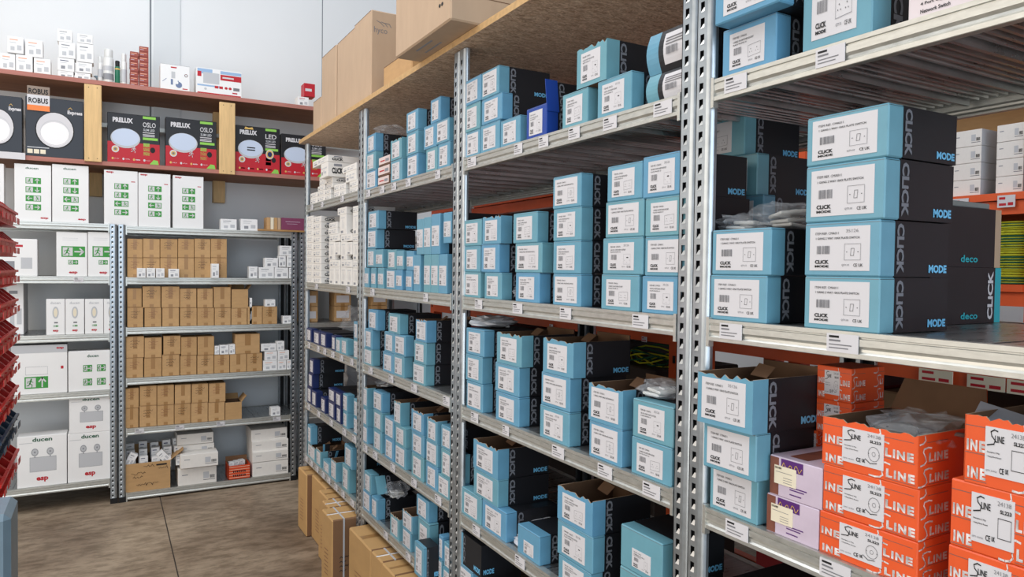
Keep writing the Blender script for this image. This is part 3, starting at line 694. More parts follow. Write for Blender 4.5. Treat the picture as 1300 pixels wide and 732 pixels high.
S=lambda s,**k:dict(s=s,**k)
# nearest bay
stock('D',0,[[(917.2,985.4,40,'m',{'lk':'sk'}),(908,990,-35,'m',S(-.035,lk='sk'))],[(1020,1108,-40,'m',{'lk':'sk','d':.25})]])
stock('D',1,[[(901.5,973.5,348.5,'m',{'lk':'sw'}),(904,979,292.3,'m',{'lk':'sw'})],
             [(1021,1117,350,'m',{'lk':'sw'}),(1021.5,1118,283.5,'m',{'lk':'sw'}),(1023,1124,212.5,'m',{'lk':'sw'}),(1024.3,1128,151,'m',{'lk':'sw'})]])
stock('D',2,[[(901.3,962.3,586.7,'m',{'lk':'sw'}),(892.9,960.6,533.4,'m',S(-.03,lk='sw')),(886,956.4,470,'o',S(-.045,lk='sw'))],
             [(973.2,1040,624.2,'f'),(977.5,1044.4,575.7,'f')],
             [(1031,1081,575,'s',dict(s=.13,d=.1,z=0)),(1030,1081,545,'s',dict(s=.13,d=.1)),(1029.5,1081,503,'s',dict(s=.13,d=.1,l='sll2')),(1029.4,1081,461,'s',dict(s=.13,d=.1))],
             [(1040,1166,646,'s'),(1043,1167.5,587,'s'),(1044.3,1167,527.5,'S')],
             [(1203,1330,689.5,'s',{'l':'sll2'}),(1207,1335,605.6,'s',{'l':'sll2'}),(1224.5,1352,524.6,'S',{'l':'sll2'})]])
# second-nearest bay
stock('C',0,[[(592,609,169,'m'),(590,609,136,'m'),(589.5,610.5,104,'m')],
             [(610,634,160.5,'m'),(611.5,637,127.5,'m'),(611.4,633,93,'m')],
             [(635.4,660,154,'m')],[(668.4,693.8,139.2,'r')],
             [(714,746,121.4,'m')],[(758.5,801.4,104.5,'m'),(732.5,770,65,'o')],
             [(825,913,98,'b',{'d':.15,'s':.025}),(826,915,47,'b',{'d':.15,'s':.025})]])
stock('C',1,[[(589.5,609.5,345,'m'),(589.5,609.5,312.6,'m'),(588.5,611,280,'m')],
             [(615,636.5,345.5,'m'),(611,633.5,310,'m'),(612.6,636,276,'o')],
             [(654.5,684.6,345.7,'m'),(654,687.7,309,'m'),(651.4,682,271.4,'m')],
             [(702,737,347,'m'),(702,737,306.5,'m'),(702.5,737.5,265.8,'m'),(702,737.5,225.5,'m')],
             [(763,811,347.8,'m'),(765,816,302.5,'m'),(768.8,817,257,'m'),(771,815,212,'m')],
             [(815,866,350,'m'),(818.6,870,300.6,'m'),(819,871,252,'m'),(816,868,200,'m')]])
stock('C',2,[[(592.3,612.6,481.8,'m'),(591,612,448,'m'),(591.7,614.5,415.3,'m')],
             [(629.2,658.8,495.4,'m'),(628.6,658.8,458.4,'m'),(631,662.5,420.8,'o')],
             [(685.2,722.8,512,'m'),(687,723.4,470.7,'m'),(689.5,728.3,428.2,'o')],
             [(747.8,789.7,532,'m'),(747.6,791,485,'o')],
             [(801.4,853,552.3,'m'),(803.2,855,504.3,'m')]])
stock('C',3,[[(579,584,612,'m'),(579,584,575,'m')],
             [(586,611,616.5,'m'),(601,632.3,592.5,'m'),(601,632.3,556,'o')],[(612,642.8,632,'m')],
             [(657,685,663.5,'m',{'lk':'bl'})],
             [(708.6,750,702,'m'),(707.4,752.8,656.8,'m'),(708,752.8,615,'o')],
             [(786.6,840,716,'m',{'lk':'bl'}),(787.8,841.4,663.5,'m',{'lk':'bl'})]])
stock('C',4,[[(583,600,711.5,'m'),(583,611.4,672,'k',{'d':.12})],[(640,665,745,'m')]])
# third-nearest bay
stock('B',0,[[(465.3,477.8,218.5,'m'),(464.8,476.5,196,'m'),(466.2,476.5,173,'m')],
             [(480,494,226,'p'),(480,495,213,'p'),(481,495.5,201,'p')],
             [(496,510,205,'m'),(496,510,179.5,'o')],
             [(516.8,530.5,198.5,'m'),(516.3,530.5,170,'m'),(516,530.5,144,'m')],
             [(541,555,190,'m'),(538,553.5,161.5,'m')],
             [(556,571,183.5,'m'),(554,570,155,'m'),(546.8,559,127.5,'m')]])
stock('B',1,[[(462.5,468,339.5,'t')],[(471,477,339.5,'t')],[(479.5,487,339.5,'t')],
             [(490.5,502,341.5,'m'),(492,503,317,'m')],[(502.5,510.5,342,'t'),(503.5,512,318,'t')],[(515,523,343,'t'),(516,525,318.5,'t')],
             [(524,533.5,323.5,'t')],[(538,546.5,323,'t'),(529,537.5,278.5,'t')],[(547,556.5,322.8,'t'),(538,547,276,'t')],[(557,567.5,322.5,'t'),(547.5,558.5,272,'t'),],[(562.8,573,270,'t',{'z':.185})],
             [(466,476.3,316,'m',{'z':.095}),(466.5,478,292,'m'),(467.5,480,269,'m')],[(476.6,486,316.5,'t',{'z':.095})]])
stock('B',2,[[(462,472.5,440.5,'m'),(463,472.5,416,'m'),(467.5,479,392,'m')],
             [(486,499.3,445,'m'),(488,500.5,420,'m')],[(499.6,513,448.5,'m'),(501,514.5,423.5,'m'),(493,507.5,397,'m')],
             [(524,540,458.5,'m'),(525.5,541,431,'m'),(528,542,404.5,'o')]])
stock('B',3,[[(459,466.5,537.5,'m'),(459,466.5,514,'m'),(459,466.5,489,'o')],
             [(474,484.5,542.5,'m'),(474,485,518.5,'m'),(474,485,494,'m')],
             [(488.5,500,552.5,'m'),(488.5,500,527,'m')],[(501.5,515,561.5,'m'),(501.5,515,537,'m'),(497.5,509,506,'o')],
             [(522.5,537.5,572.5,'m'),(522.5,538,545,'m'),(522.5,538,518,'o')],
             [(541,555.3,585.5,'m'),(541,555.5,556.5,'m'),(542,555.5,528.5,'o')],
             [(556,571,600,'m'),(560,574,567,'m'),(560,574,538,'m')]])
stock('B',4,[[(461,470,620,'m'),(462.5,471,596,'m')],[(471.5,479,628,'m')],[(495.5,507,650,'o')],
             [(511,522,667.5,'m'),(511,524,645,'o')],[(531,545,654,'m'),(529,544,626,'m')],
             [(521.5,538,681,'m',S(-.06,d=.062,lab='small pale blue box poking forward past its neighbours, lowest shelf of third-nearest bay'))],
             [(547,561,699.5,'m'),(549,562.5,671,'m')],[(562,573,718,'m'),(563.5,574,686,'m')]])
# farthest bay
stock('A',0,[[(394,402,252,'w'),(394,402,246,'w')],[(402.3,412,250,'w'),(402.3,412,243.5,'w'),(403.5,412,237,'w'),(405.5,414,230,'w'),(405.5,414,224.8,'w')],
             [(412.2,419.5,248,'w'),(412.2,419.5,241,'w'),(414.2,422,234,'w'),(414.2,422,227.5,'w'),(396,416,214,'w',S(-.03)),(397,416,205.5,'w',S(-.03))],
             [(424,431,243,'w'),(424,431,235,'w')],[(431.3,438.5,241.5,'w'),(431.3,438.5,234,'w'),],
             [(443.5,454,239,'w'),(443.5,454,231,'w'),(434.5,452,221,'w'),(434.5,452,213,'w')]])
rows1=[351,342.5,334,325.5,317,308.5,300,291.5,283,275.5]
stock('A',1,[[(387.5,397,y,'w') for y in rows1],[(397.3,407.3,y+.4,'w') for y in rows1],
             [(418,424.6,339,'u'),(418,431.5,330,'w'),(417.5,424.6,307,'u'),(418,431,298,'w'),(416.5,428,290,'w'),(418,428,283,'w')],
             [(425,431.6,339,'u')],[(425,431.3,307.3,'u',{'z':.158})],
             [(432.5,439.5,339,'u'),(432.5,447,330,'w'),(432.5,439.8,307,'u'),(432.5,447,298,'w'),(428.5,439.5,273.5,'u'),(428.5,439.5,264.5,'w')],
             [(440,447,339.3,'u')],[(440.2,447,307.4,'u',{'z':.158})],
             [(447.6,455,340,'u'),(448,455,330.5,'w'),(448,455,307,'u'),(448,455,298.5,'w'),(448,455,270,'u'),(448,455,262,'w')]])
stock('A',2,[[(389,395.3,415.4,'n')],[(398,406,419,'n')],[(406.8,414,421,'n')],[(421,425.7,425,'n')],[(426,432.6,428,'m')],[(433,440.7,428.8,'m')],[(449,454.5,430,'m'),(449,454.5,407.5,'m')]])
stock('A',3,[[(390,395.3,489,'n'),(391.5,396.7,471.8,'n'),(393,398,454,'n')],[(395.8,401.5,494,'n')],[(407.3,413,502.4,'n')],
             [(416.8,425,507,'n'),(416.8,425.4,491,'n')],[(427,432.8,514,'n'),(426,433,496,'n')],[(435.5,441,520.5,'m'),(435.5,441,498.6,'m')],[(449,454,528,'m'),(449,454,505,'m')]])
stock('A',4,[[(390.5,400.5,560.7,'o'),(390.5,395,537.7,'m')],[(401,407.7,567.4,'o')],[(409.9,419,581.4,'m')],[(420,427,581,'o')],[(434.4,443,586.7,'m'),(437.4,447,562,'m')]])
# ------------------------------------------------------------------ helpers for loose goods
def topz(bay,sh,X,Y,zmax=9):
    z=UND[bay][sh]+.0432
    for (k,x0,x1,y0,y1,z0,z1) in placed:
        if k==(bay,sh) and x0-.01<=X<=x1+.01 and y0-.005<=Y<=y1+.005 and z1<zmax: z=max(z,z1)
    return z
def crumple(sx,sy,sz,seed,n=14,m_=10,amp=.28):
    r=random.Random(seed); vs=[];fs=[]
    for j in range(m_+1):
        th=PI*j/m_
        for i in range(n):
            ph=2*PI*i/n; k=1+r.uniform(-amp,amp) if 0<j<m_ else 1
            x=abs(math.sin(th))**.6*math.cos(ph)*sx/2*k; y=abs(math.sin(th))**.6*math.sin(ph)*sy/2*k
            z=sz/2+math.cos(th)*sz/2*(1+r.uniform(-amp,amp)*.8 if 0<j<m_ else 1)
            vs.append((x,y,max(z,.001)))
    for j in range(m_):
        for i in range(n): fs.append((j*n+i,(j+1)*n+i,(j+1)*n+(i+1)%n,j*n+(i+1)%n))
    return vs,fs
def bag(loc,size,seed,label,plates=2,m=None,rz=0,name='plastic_bag',dots=False):
    b=MB(); vs,fs=crumple(*size,seed); b.mesh(vs,fs,m or plastic)
    o=b.build(name,None,loc,rz); tag(o,label,'bag')
    r=random.Random(seed+50)
    for k in range(plates):
        p=MB(); s=min(size[0],size[1])*.32; hh=.007
        p.rbox(-s,s,-s*.7,s*.7,0,hh,plate,.002); p.rbox(-s*.2,s*.2,-s*.3,s*.3,hh,hh+.003,white,.001)
        q=p.build('faceplate',o,(r.uniform(-.1,.1)*size[0],r.uniform(-.1,.1)*size[1],.004+k*max(.009,size[2]*.25)),r.uniform(-.5,.5)); q.rotation_euler=(r.uniform(-.12,.12),r.uniform(-.12,.12),r.uniform(-.6,.6))
    if dots:
        p=MB(); rr=random.Random(seed)
        F=Fr((0,0,size[2]*.99),(1,0,0),(0,1,0))
        for k in range(7):
            u=rr.uniform(-.33,.33)*size[0]; w=rr.uniform(-.3,.3)*size[1]; p.box(u-.009,u+.009,w-.005,w+.005,size[2]*.72,size[2]*1.0+.002,orange if k%2 else royal)
        p.build('print_patch',o)
    return o
def bagat(bay,sh,px,py,dx,size,seed,label,**k):
    X=XR+dx; Y=onX(px,py,X)[0]; return bag((X,Y,topz(bay,sh,X,Y)+.001),size,seed,label,**k)
foil=mat('silver_wrap',(206,208,212),.22,alpha=.75,spec=.8)
bagat('D',1,950,290,.10,(.13,.11,.035),1,'clear plastic bag of white plates lying on the shorter two-box stack',plates=2)
bagat('D',1,998,288,.14,(.15,.12,.055),2,'larger clear bag of white switch plates leaning by the four-box stack',plates=3)
bagat('C',1,668,268,.06,(.07,.06,.045),3,'small crinkled clear bag topping the third stack from left on eye-level shelf',plates=1)
bagat('C',2,625,412,.09,(.15,.12,.04),4,'silvery plastic wrap lying on the leftmost stack of the third shelf',plates=1,m=foil)
bagat('C',2,842,505,.07,(.10,.12,.04),5,'clear bag of white fittings on the stack beside the post',plates=2)
bagat('C',3,677,662,.07,(.10,.13,.03),6,'white parcel bag with orange and blue patches lying on low box',plates=0,m=mat('parcel_white',(226,226,230),.3),dots=True)
o=bag((XR+.14,onX(700,640,XR+.14)[0],topz('C',3,XR+.07,onX(677,662,XR+.07)[0])+.034),(.11,.13,.03),7,'white patterned parcel bag leaning behind another on the fourth shelf',plates=0,m=MT['parcel_white'],dots=True,rz=.6)
bagat('B',0,495,172,.12,(.14,.16,.06),8,'crinkled clear bag on the first stack under the particle board',plates=1)
bagat('B',1,514,313,.10,(.10,.12,.05),9,'bag of white plates lying on short boxes before black carton',plates=3)
bagat('B',2,512,392,.10,(.12,.12,.035),10,'grey bagged fitting on the middle stack of the third shelf',plates=1,m=foil)
bagat('B',2,480,390,.16,(.12,.14,.03),11,'grey plastic wrap resting on the leftmost stack of third shelf',plates=1,m=foil)
bagat('B',3,490,492,.10,(.10,.12,.04),12,'white crumpled bag on the second stack of the fourth shelf',plates=1)
bagat('B',3,512,506,.08,(.07,.09,.02),13,'small bag with blue and white bits filling an open box',plates=1)
bag((XR+.34,onX(425,490,XR+.2)[0]+.02,UND['A'][3]+.044),(.28,.34,.27),14,'large heap of crumpled clear bags behind navy boxes',plates=2,m=foil)
bagat('A',3,405,490,.08,(.10,.10,.10),15,'bluish crumpled clear bag between two navy stacks',plates=0)
bag((XR+.32,onX(437,425,XR+.25)[0],UND['A'][2]+.044),(.16,.18,.2),16,'crumpled clear bag behind the navy box row on third shelf',plates=0)
bagat('A',4,420,575,.17,(.16,.14,.06),17,'clear bag of white and blue bits behind lowest-shelf boxes',plates=2)
bagat('B',4,503,640,.10,(.10,.10,.07),18,'clear bag of white parts standing in an open lowest-shelf box',plates=2)
bagat('B',4,560,668,.08,(.08,.09,.03),19,'cream paper bag lying on a stack beside the post, lowest shelf',plates=0,m=mat('cream_bag',(206,196,176),.5))
bagat('C',0,740,60,.1,(.06,.08,.02),20,'blue-white bag peeking from the torn box under the board',plates=0) if False else None
# contents of the open orange boxes
def zof(bay,sh,px,py,dx): X=XR+dx; Y=onX(px,py,X)[0]; return X,Y,topz(bay,sh,X,Y)
X,Y,z=zof('D',2,1165,530,.10); zt=z
greyplate=mat('grey_blanking_plate',(150,148,142),.4)
for k,(dx,dy,dz,rx,rz) in enumerate([(.05,-.02,-.03,.35,.2),(.09,.035,-.026,-.3,1.0),(.12,-.03,-.022,.3,2.0)]):
    b=MB(); n=28; r=.038
    b.lathe([(0,0),(r,0),(r,.004),(r-.002,.006),(0,.006)],greyplate,n); 
    T=Fr((0,0,.0062),(1,0,0),(0,1,0))
    for q in (-.02,.02): b.disc(T,q,0,.003,.002,ink,.0003,n=8)
    o=b.build('blanking_plate',None,(XR+dx,Y+dy,zt+dz),rz); o.rotation_euler=(rx,rx*.6,rz)
    tag(o,['round grey blanking plate at the front of the torn-open orange box','round grey blanking plate tilted left in torn-open orange box','round grey blanking plate at the back of torn-open orange box'][k],'plate')
bag((XR+.11,Y,zt-.045),(.16,.15,.06),31,'clear plastic bag covering grey plates in torn-open orange box',plates=0)
X,Y2,z2=zof('D',2,1280,527,.09)
b=MB(); b.box(-.045,.045,-.001,.001,0,.06,mat('grey_sheet',(170,170,176),.35)); o=b.build('grey_sheet',None,(XR+.05,Y2-.015,z2-.03),-PI/2+.3); o.rotation_euler=(-1.1,.25,-PI/2+.35); tag(o,'grey plastic sheet sticking out of the right-hand open orange box','sheet')
# raised flap of the royal blue box
X=XR+.006; Yr=onX(693.8,150,X)[0]; zr=onX(700,139,X)[1]; 
b=MB(); H=.088; F=side(.0015)
b.box(-.001,.001,0,.04,0,H*1.05,royal); b.box(-.001,.001,.04,.17,0,H*1.0,black); b.text(F,'CLiCK',.044,H*.02,.062,H*.96,gtxt,rot=-90,bold=.03)
o=b.build('box_flap',None,(X,Yr-.003,zr+.001),-PI/2); o.rotation_euler=(0,-.14,-PI/2)
tag(o,'raised royal blue and black cardboard flap standing on top steel shelf','flap')
# ------------------------------------------------------------------ boxes in the back row of the nearest bay
Xb=XR+.24; zd=UND['D'][1]+.0432; prev=zd
zs=[onX(971,246,Xb)[1],onX(962,193,Xb)[1],onX(945,142,Xb)[1]]
h0=(zs[0]-zd); levs=[(971,zd,zd+h0/3),(971,zd+h0/3,zd+2*h0/3),(971,zd+2*h0/3,zs[0]),(962,zs[0],zs[1]),(945,zs[1],zs[2])]
for i,(xr,a,c) in enumerate(levs):
    Y0=onX(xr,200,Xb)[0]; wd=.2 if i==4 else .15
    inst('mode','switch_box',Xb,Y0+wd/2,a+.0003,wd-.001,c-a-.0006,.19,-PI/2,BASE['mode'],f"shaded blue box, {['bottom','level two','level three','level four','top'][i]} of the stack set back behind two-box stack, nearest bay",group='shaded boxes at the back of nearest bay',parts=[('label',('lab','sk',1))])
# boxes facing the other aisle
teal=mat('box_teal',(36,170,182),.45)
def deco_body(op):
    b=MB(); W,H,D=.15,.112,.25; w=W/2
    b.box(-w,w,0,.022,0,H,teal if not op else kraftl); b.box(-w,w,.022,D,0,H,black)
    G=Fr((-w,D,0),(0,-1,0),(0,0,1)); b.text(G,'CLiCK',D-.05,H*.06,D-.03,H*.94,paper,rot=90,bold=.04) if not op else None
    b.text(G,'deco',.105,H*.08,.165,H*.2,teal,bold=.02)
    if op: b.poly([(-w,0,H*.1),(-w,.0,H*.95),(-w+.01,-.02,H*.9),(-w+.01,-.02,H*.15)],kraft)
    return b.data('accessory_box')
PR['deco']=deco_body(False); PR['decoo']=deco_body(True)
Xe=onY(1269,408,.80)[0]
inst('deco','accessory_box',Xe,.80+.075,zd+.0004,.15,.112,.25,PI/2,(.15,.25,.112),'black box with bright teal end strip and white lettering, deepest right of nearest bay')
inst('decoo','accessory_box',Xe-.005,.80+.075,zd+.113,.15,.118,.25,PI/2,(.15,.25,.112),'black box with opened brown end standing on the teal-ended box')
b=MB(); b.rbox(-.065,.065,0,.16,0,.012,mat('grey_card_lid',(132,136,134),.6),.002); tag(b.build('grey_card_sheet',None,(Xe-.03,.875,zd+.232),PI/2),'flat grey card sheet lying on the black box at right','sheet')
# white switch carton at the right end of the top shelf
b=MB(); wc=mat('pinkish_white_card',(222,210,212),.5); b.rbox(-.11,.11,0,.2,0,.13,wc,.002); F=front(); b.text(F,'4 Port Gigabit',-.09,.02,-.045,.026,ink); b.text(F,'Network Switch',-.09,.009,-.045,.015,ink); b.text(F,'CE',.05,.02,.06,.03,ink)
Y1=onX(1150,20,XR+.01)[0]; tag(b.build('network_switch_box',None,(XR+.012,Y1-.112,UND['D'][0]+.0435),-PI/2),'pinkish white network switch carton at right end of top steel shelf','box')
# ------------------------------------------------------------------ cartons on top of the particle boards
def carton(w,h,d,name,loc,rz,label,mm=kraftl,logo=None,seams=(),group=None,cat='box',front_text=None):
    b=MB(); b.rbox(-w/2,w/2,0,d,0,h,mm,.005)
    S=side(w/2); F=front()
    b.rect(F,-w/2+.006,w/2-.006,h-.006,h-.003,kraftin,.0004)
    if logo=='side':
        u=.018; z=h*.80
        for k in range(3): b.line(S,[(u+.01+k*.022,z+.040-k*.003),(u+.028+k*.022,z+.033),(u+.045+k*.018,z+.018)],.003,inkl)
        b.text(S,'hyco',u-.004,z-.025,u+.062,z+.012,inkl,bold=.0)
    if front_text=='marks':
        for k in range(2): b.disc(F,w*.33+.02*k,h*.16,.008,.006,ink)
    for s in seams: b.rect(S,.004,d-.004,s,s+.003,kraftin,.0004)
    o=b.build(name,None,loc,rz); tag(o,label,cat,group); return o
zt=2.3855
ys=[3.343,3.617,3.946,4.25]
for i in range(3):
    y0,y1=ys[i],ys[i+1]; carton(y1-y0-.007,[.445,.442,.44][i],.42,'cardboard_carton',(1.10+.006*(i==1),(y0+y1)/2,zt),-PI/2,
      ['tall kraft heater carton with grey wave logo on its side, nearest of three','middle tall kraft carton of the three standing on the particle board','tall kraft carton standing farthest of three beside the low carton'][i],logo='side' if i==0 else None,group='tall kraft cartons on the particle board')
carton(.19,.22,.42,'cardboard_carton',(1.10,4.35,zt),-PI/2,'low kraft carton at the far end of the particle board')
carton(.36,.16,.3,'cardboard_carton',(1.14,2.86+.24,zt),-PI/2,'pale kraft carton tucked between tall cartons and the overhanging carton',mm=kraft)
xs2=onY(659,12,2.09)[0]
o=carton(.495,.42,min(xs2-.945,.6),'cardboard_carton',(.945,2.092+.2475,zt+.001),-PI/2,'big taped kraft carton overhanging the edge of the particle board',logo=None,seams=(.085,),front_text='marks')
b=MB(); F=Fr((-.1,.05,0),(0,1,0),(1,0,0))
for k in range(3): b.box(-.12,.02,.03+k*.035,.037+k*.035,-.0012,-.0002,mgrey)
b.build('printed_mark',o)
# ------------------------------------------------------------------ cartons on the floor below the lowest shelves
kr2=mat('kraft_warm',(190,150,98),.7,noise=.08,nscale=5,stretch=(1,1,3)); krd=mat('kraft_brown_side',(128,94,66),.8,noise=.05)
def slab(w,h,d,X,Yc,label,strap=False,txt=False):
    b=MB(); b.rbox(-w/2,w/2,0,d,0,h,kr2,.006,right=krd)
    b.rect(Fr((-w/2,0,h),(1,0,0),(0,1,0)),w*.44,w*.56,.01,d-.01,tape,.0005)
    S=side(w/2); F=front()
    for k in range(7): b.line(F,[(-w*.2,h*.2+k*.02),(w*.15,h*.2+k*.02+.006)],.003,skin)
    if txt:
        for k,L in enumerate(('MODEL','NW 23KG','GW 25KG','QTY 1')): b.line(S,[(.04+q*.006,h*.48-k*.022+(.008 if q%2 else .002)) for q in range(8-(k%2)*2)],.003,ink)
    o=b.build('cardboard_carton',None,(X,Yc,.001),-PI/2); tag(o,label,'box',None)
    if strap:
        t=MB(); t.box(w*.02,w*.02+.008,-.002,d,h,h+.0015,white); t.box(w/2,w/2+.0015,.055,.063,.0,h,lgrey); t.box(-w/2,w/2+.0015,.055,.063,h,h+.0016,lgrey); t.build('strap',o)
def onZ(px,py,Z): d=ray(px,py); t=(Z-EYE)/d.z; return d.x*t,d.y*t
cs=[(399,602),(405,622),(412,634.7),(417,645),(421.5,661.5)]; prevY=4.485
for i,(px,py) in enumerate(cs):
    x,y=onZ(px,py,.37); x=[1.03,1.06,1.02,.99,.953][i]; 
    slab(prevY-y-.004,.372 if i!=0 else .37,.42,x,(prevY+y)/2,['farthest tall brown carton on the floor under the farthest bay','second tall brown carton from the back wall, on the floor','third tall brown carton from the back wall, on the floor','fourth tall brown carton from the back wall, on the floor','strapped tall brown carton with printed side, nearest under farthest bay'][i],strap=(i>=3),txt=(i==4)); prevY=y
cs=[(470.5,699),(485,714),(500,731),(520,752)]; prevY=3.335
for i,(px,py) in enumerate(cs):
    x,y=onZ(px,py,.365); 
    slab(prevY-y-.004,.366,.42,x,(prevY+y)/2,['farthest light brown carton on the floor under third-nearest bay','second light brown carton on the floor under third-nearest bay','third light brown carton on the floor under third-nearest bay','nearest light brown carton on the floor under third-nearest bay'][i],strap=(i==1)); prevY=y
# ------------------------------------------------------------------ steel shelving along the back wall
def und(px,py): return onY(px,py,YB)[1]
LD=[und(100,291.5),und(100,359.5),und(100,433),und(100,506),und(50,627)]
RD=[1.816,1.472,1.134,.791,.451,.013]
def bt(W0,L): return [(onY((a+c)/2,400,YB)[0]-W0,.055) for a,c in L]
unit('shelving_unit',(-1.10,YB,0),0,1.164,.47,1.87,LD,'galvanised steel shelving unit against the back wall, left of the two, holding exit sign boxes','steel shelving units along the back wall',{1:bt(-1.10,[(88,112)])},beamh=.045)
unit('shelving_unit',(.070,YB,0),0,1.176,.47,1.87,RD,'galvanised steel shelving unit against the back wall, full of small kraft cartons','steel shelving units along the back wall',{4:bt(.070,[(171,183),(222.6,234),(275.6,285.4),(347,357)])},beamh=.045)
unit('shelving_unit',(1.26,YB,0),0,1.176,.47,1.87,RD,'galvanised steel shelving unit at the back wall, seen through the farthest bay','steel shelving units along the back wall',{},beamh=.045)
def bk(key,base,name,xl,xr,yt,zb,d,label,off=.015,cat='box',group=None,parts=(),yb=None):
    Y=YB+off; ym=yt+12; x0=onY(xl,ym,Y)[0]; x1=onY(xr,ym,Y)[0]; z1=onY(xl,yt,Y)[1]
    if yb is not None: zb=onY(xl,yb,Y)[1]
    return inst(key,name,(x0+x1)/2,Y,zb+.0004,x1-x0-.001,max(z1-zb,.01)-.0008,d,0,BASE[base],label,cat,group,parts), z1
RZ=[z+.045 for z in RD]; LZ=[z+.045 for z in LD]
shw=['top','second','third','fourth','fifth','floor-level']
def krow(sh,rows):
    g=f'small kraft cartons on the {shw[sh]} shelf of the back wall unit'
    tops=[]
    for ri,row in enumerate(rows):
        for i,(xl,xr,yt) in enumerate(row):
            zb=RZ[sh]
            if ri:
                c=(xl+xr)/2; below=[z for (a,b_,z) in tops if a-1<c<b_+1]; zb=max(below) if below else RZ[sh]
            op=False
            rn=['bottom','upper'][ri]
            o,z=bk(('kr',1+(i+ri*2+sh)%5),'kr','cardboard_box',xl,xr,yt,zb,.16,f"small kraft carton, {rn} row, {ORD[i]} from left, {shw[sh]} shelf by back wall",group=g)
            if ri==0: tops.append((xl,xr,z))
e1=[161.5,181.5,203.4,226,247,267.7,288.6]
krow(1,[[(e1[i],e1[i+1]-.4,326.8) for i in range(6)],[(e1[i],e1[i+1]-.4,302.5) for i in range(6)]])
krow(2,[[(161.5,182,390),(183.5,205,390.5),(206,227.5,390.5),(228.6,250,390.5),(250.5,272,390.7),(272.6,293,390.6),(293.7,313.8,391),(314.4,333,389),(333.5,352,389)],
        [(161.5,180,365.7),(181,204,363),(205,228,363.3),(228.5,249.6,366),(250.5,270.5,366),(271.5,293,364)]])
krow(3,[[(160,182,454.5),(183,205.5,454.5),(206,228,450.5),(228.8,249.7,451.5),(250.5,271.5,451),(272,291.5,450.3),(292,313,449.5),(313.5,333,448.5)],
        [(160,183,427),(183.5,205.5,428.5),(207.5,229.5,426.3),(230,250,427.8),(250.8,272,427)]])
krow(4,[[(158,176,518.5),(177,199,515.5),(199.5,221,514.7),(221.5,242,513),(242.5,264,511.8),(264.5,285.5,511)],
        [(158,176.5,493),(177.5,199,490),(199.5,221,489),(222,242.5,488.5),(243.5,264.5,487.5),(265.5,286.5,486.7)]])
bk('kro','kr','cardboard_box',286,307,511,RZ[4],.16,'kraft carton with open flaps at the end of the bottom kraft row, fifth shelf')
zq=onY(294,391,YB+.015)[1]; bk('kro','kr','cardboard_box',294,315,367,zq,.16,'kraft carton with open flaps ending the upper kraft row, third shelf')
zq=onY(300,449.5,YB+.015)[1]; bk(('kr',5),'kr','cardboard_box',299,330,424,zq,.16,'large kraft carton on the right of the upper row, fourth shelf')
def smalls(sh,L,zs=None):
    for (xl,xr,yt,yb,k,lab,*o) in L:
        off=o[0] if o else .015
        zb=RZ[sh]; ybb=yb
        bk(('pw',k),'pw','carton',xl,xr,yt,zb,.07,lab,off=off,yb=ybb if ybb else None)
FR=-.0 
smalls(1,[(174,185,340,None,1,'tiny white box first in front of the kraft cartons, second shelf',-.05),(186,197,340,None,1,'tiny white box second in front of the kraft cartons, second shelf',-.05),
 (198,209,340.3,None,4,'tiny white box third in front of the kraft cartons, second shelf',-.05),(214,227.5,341,None,5,'tiny white box with blue print before the kraft cartons',-.05),(268.5,278,334.5,None,1,'slim upright white box in front of last kraft carton, second shelf',-.05),
 (316,327,338,None,1,'small clear-wrapped white box left of the dark photo box'),(328.5,348,339,None,4,'small dark-printed white box between white ones, second shelf'),(348.5,366,339.3,None,1,'small plain white box beside the dark-printed one, second shelf'),(367,375,339.7,None,5,'small white box with navy edge at right post, second shelf')])
zz=onY(349,339.3,YB+.015)[1]
for a,c,y0,y1,k,l in ((336,353,327,339.2,1,'flat greyish box lying on small white boxes, second shelf'),(354,363,324.5,338.7,5,'small navy blue box standing on white boxes, second shelf'),(364,375,324.5,339,4,'small white box above the navy-edged one, second shelf'),(355,374,311.5,324.3,4,'white photo box topmost of the little pile at right, second shelf')):
    bk(('pw',k),'pw','carton',a,c,y0,0,.07,l,yb=y1)
smalls(2,[(317,320,378,None,4,'thin grey box beside the open kraft carton, third shelf'),(359,370.5,401,None,1,'small white box alone at the right post, third shelf')])
bk(('pw',1),'pw','carton',336.5,349.5,380,0,.07,'small white box lying on the last kraft carton, third shelf',yb=389)
for a,c,y0,y1,k,l in ((272.5,278.5,439,450,4,'small grey box first of three on kraft row, fourth shelf'),(279,290.5,438,450,5,'small white box second of three on kraft row, fourth shelf'),(291,298.5,437,449.6,1,'small white box third of three on kraft row, fourth shelf'),
   (334,352,458,470.5,2,'white box with pale orange edge, bottom left of right-hand cluster, fourth shelf'),(352.5,363.5,457.5,470,2,'white box with pale orange edge, bottom middle of right-hand cluster, fourth shelf'),(364,371,457,469,2,'white box with pale orange edge, bottom right of right-hand cluster, fourth shelf'),
   (336,352,446,457.8,2,'white box with pale orange edge, upper left of right-hand cluster, fourth shelf'),(352.6,367,445,457.3,2,'white box with pale orange edge, upper right of right-hand cluster, fourth shelf'),(331.5,351,436.5,445.8,1,'long plain white box topping the right-hand cluster, fourth shelf'),(351.5,361,433,444.9,4,'small grey-printed box topping the right-hand cluster, fourth shelf')):
    kw=dict(yb=y1) if y1 not in(470.5,470,469) else {}
    bk(('pw',k),'pw','carton',a,c,y0,RZ[3],.08,l,**kw)
bk(('pw',1),'pw','carton',344,356,517.5,RZ[4],.07,'small white box alone near the right end of fifth shelf')
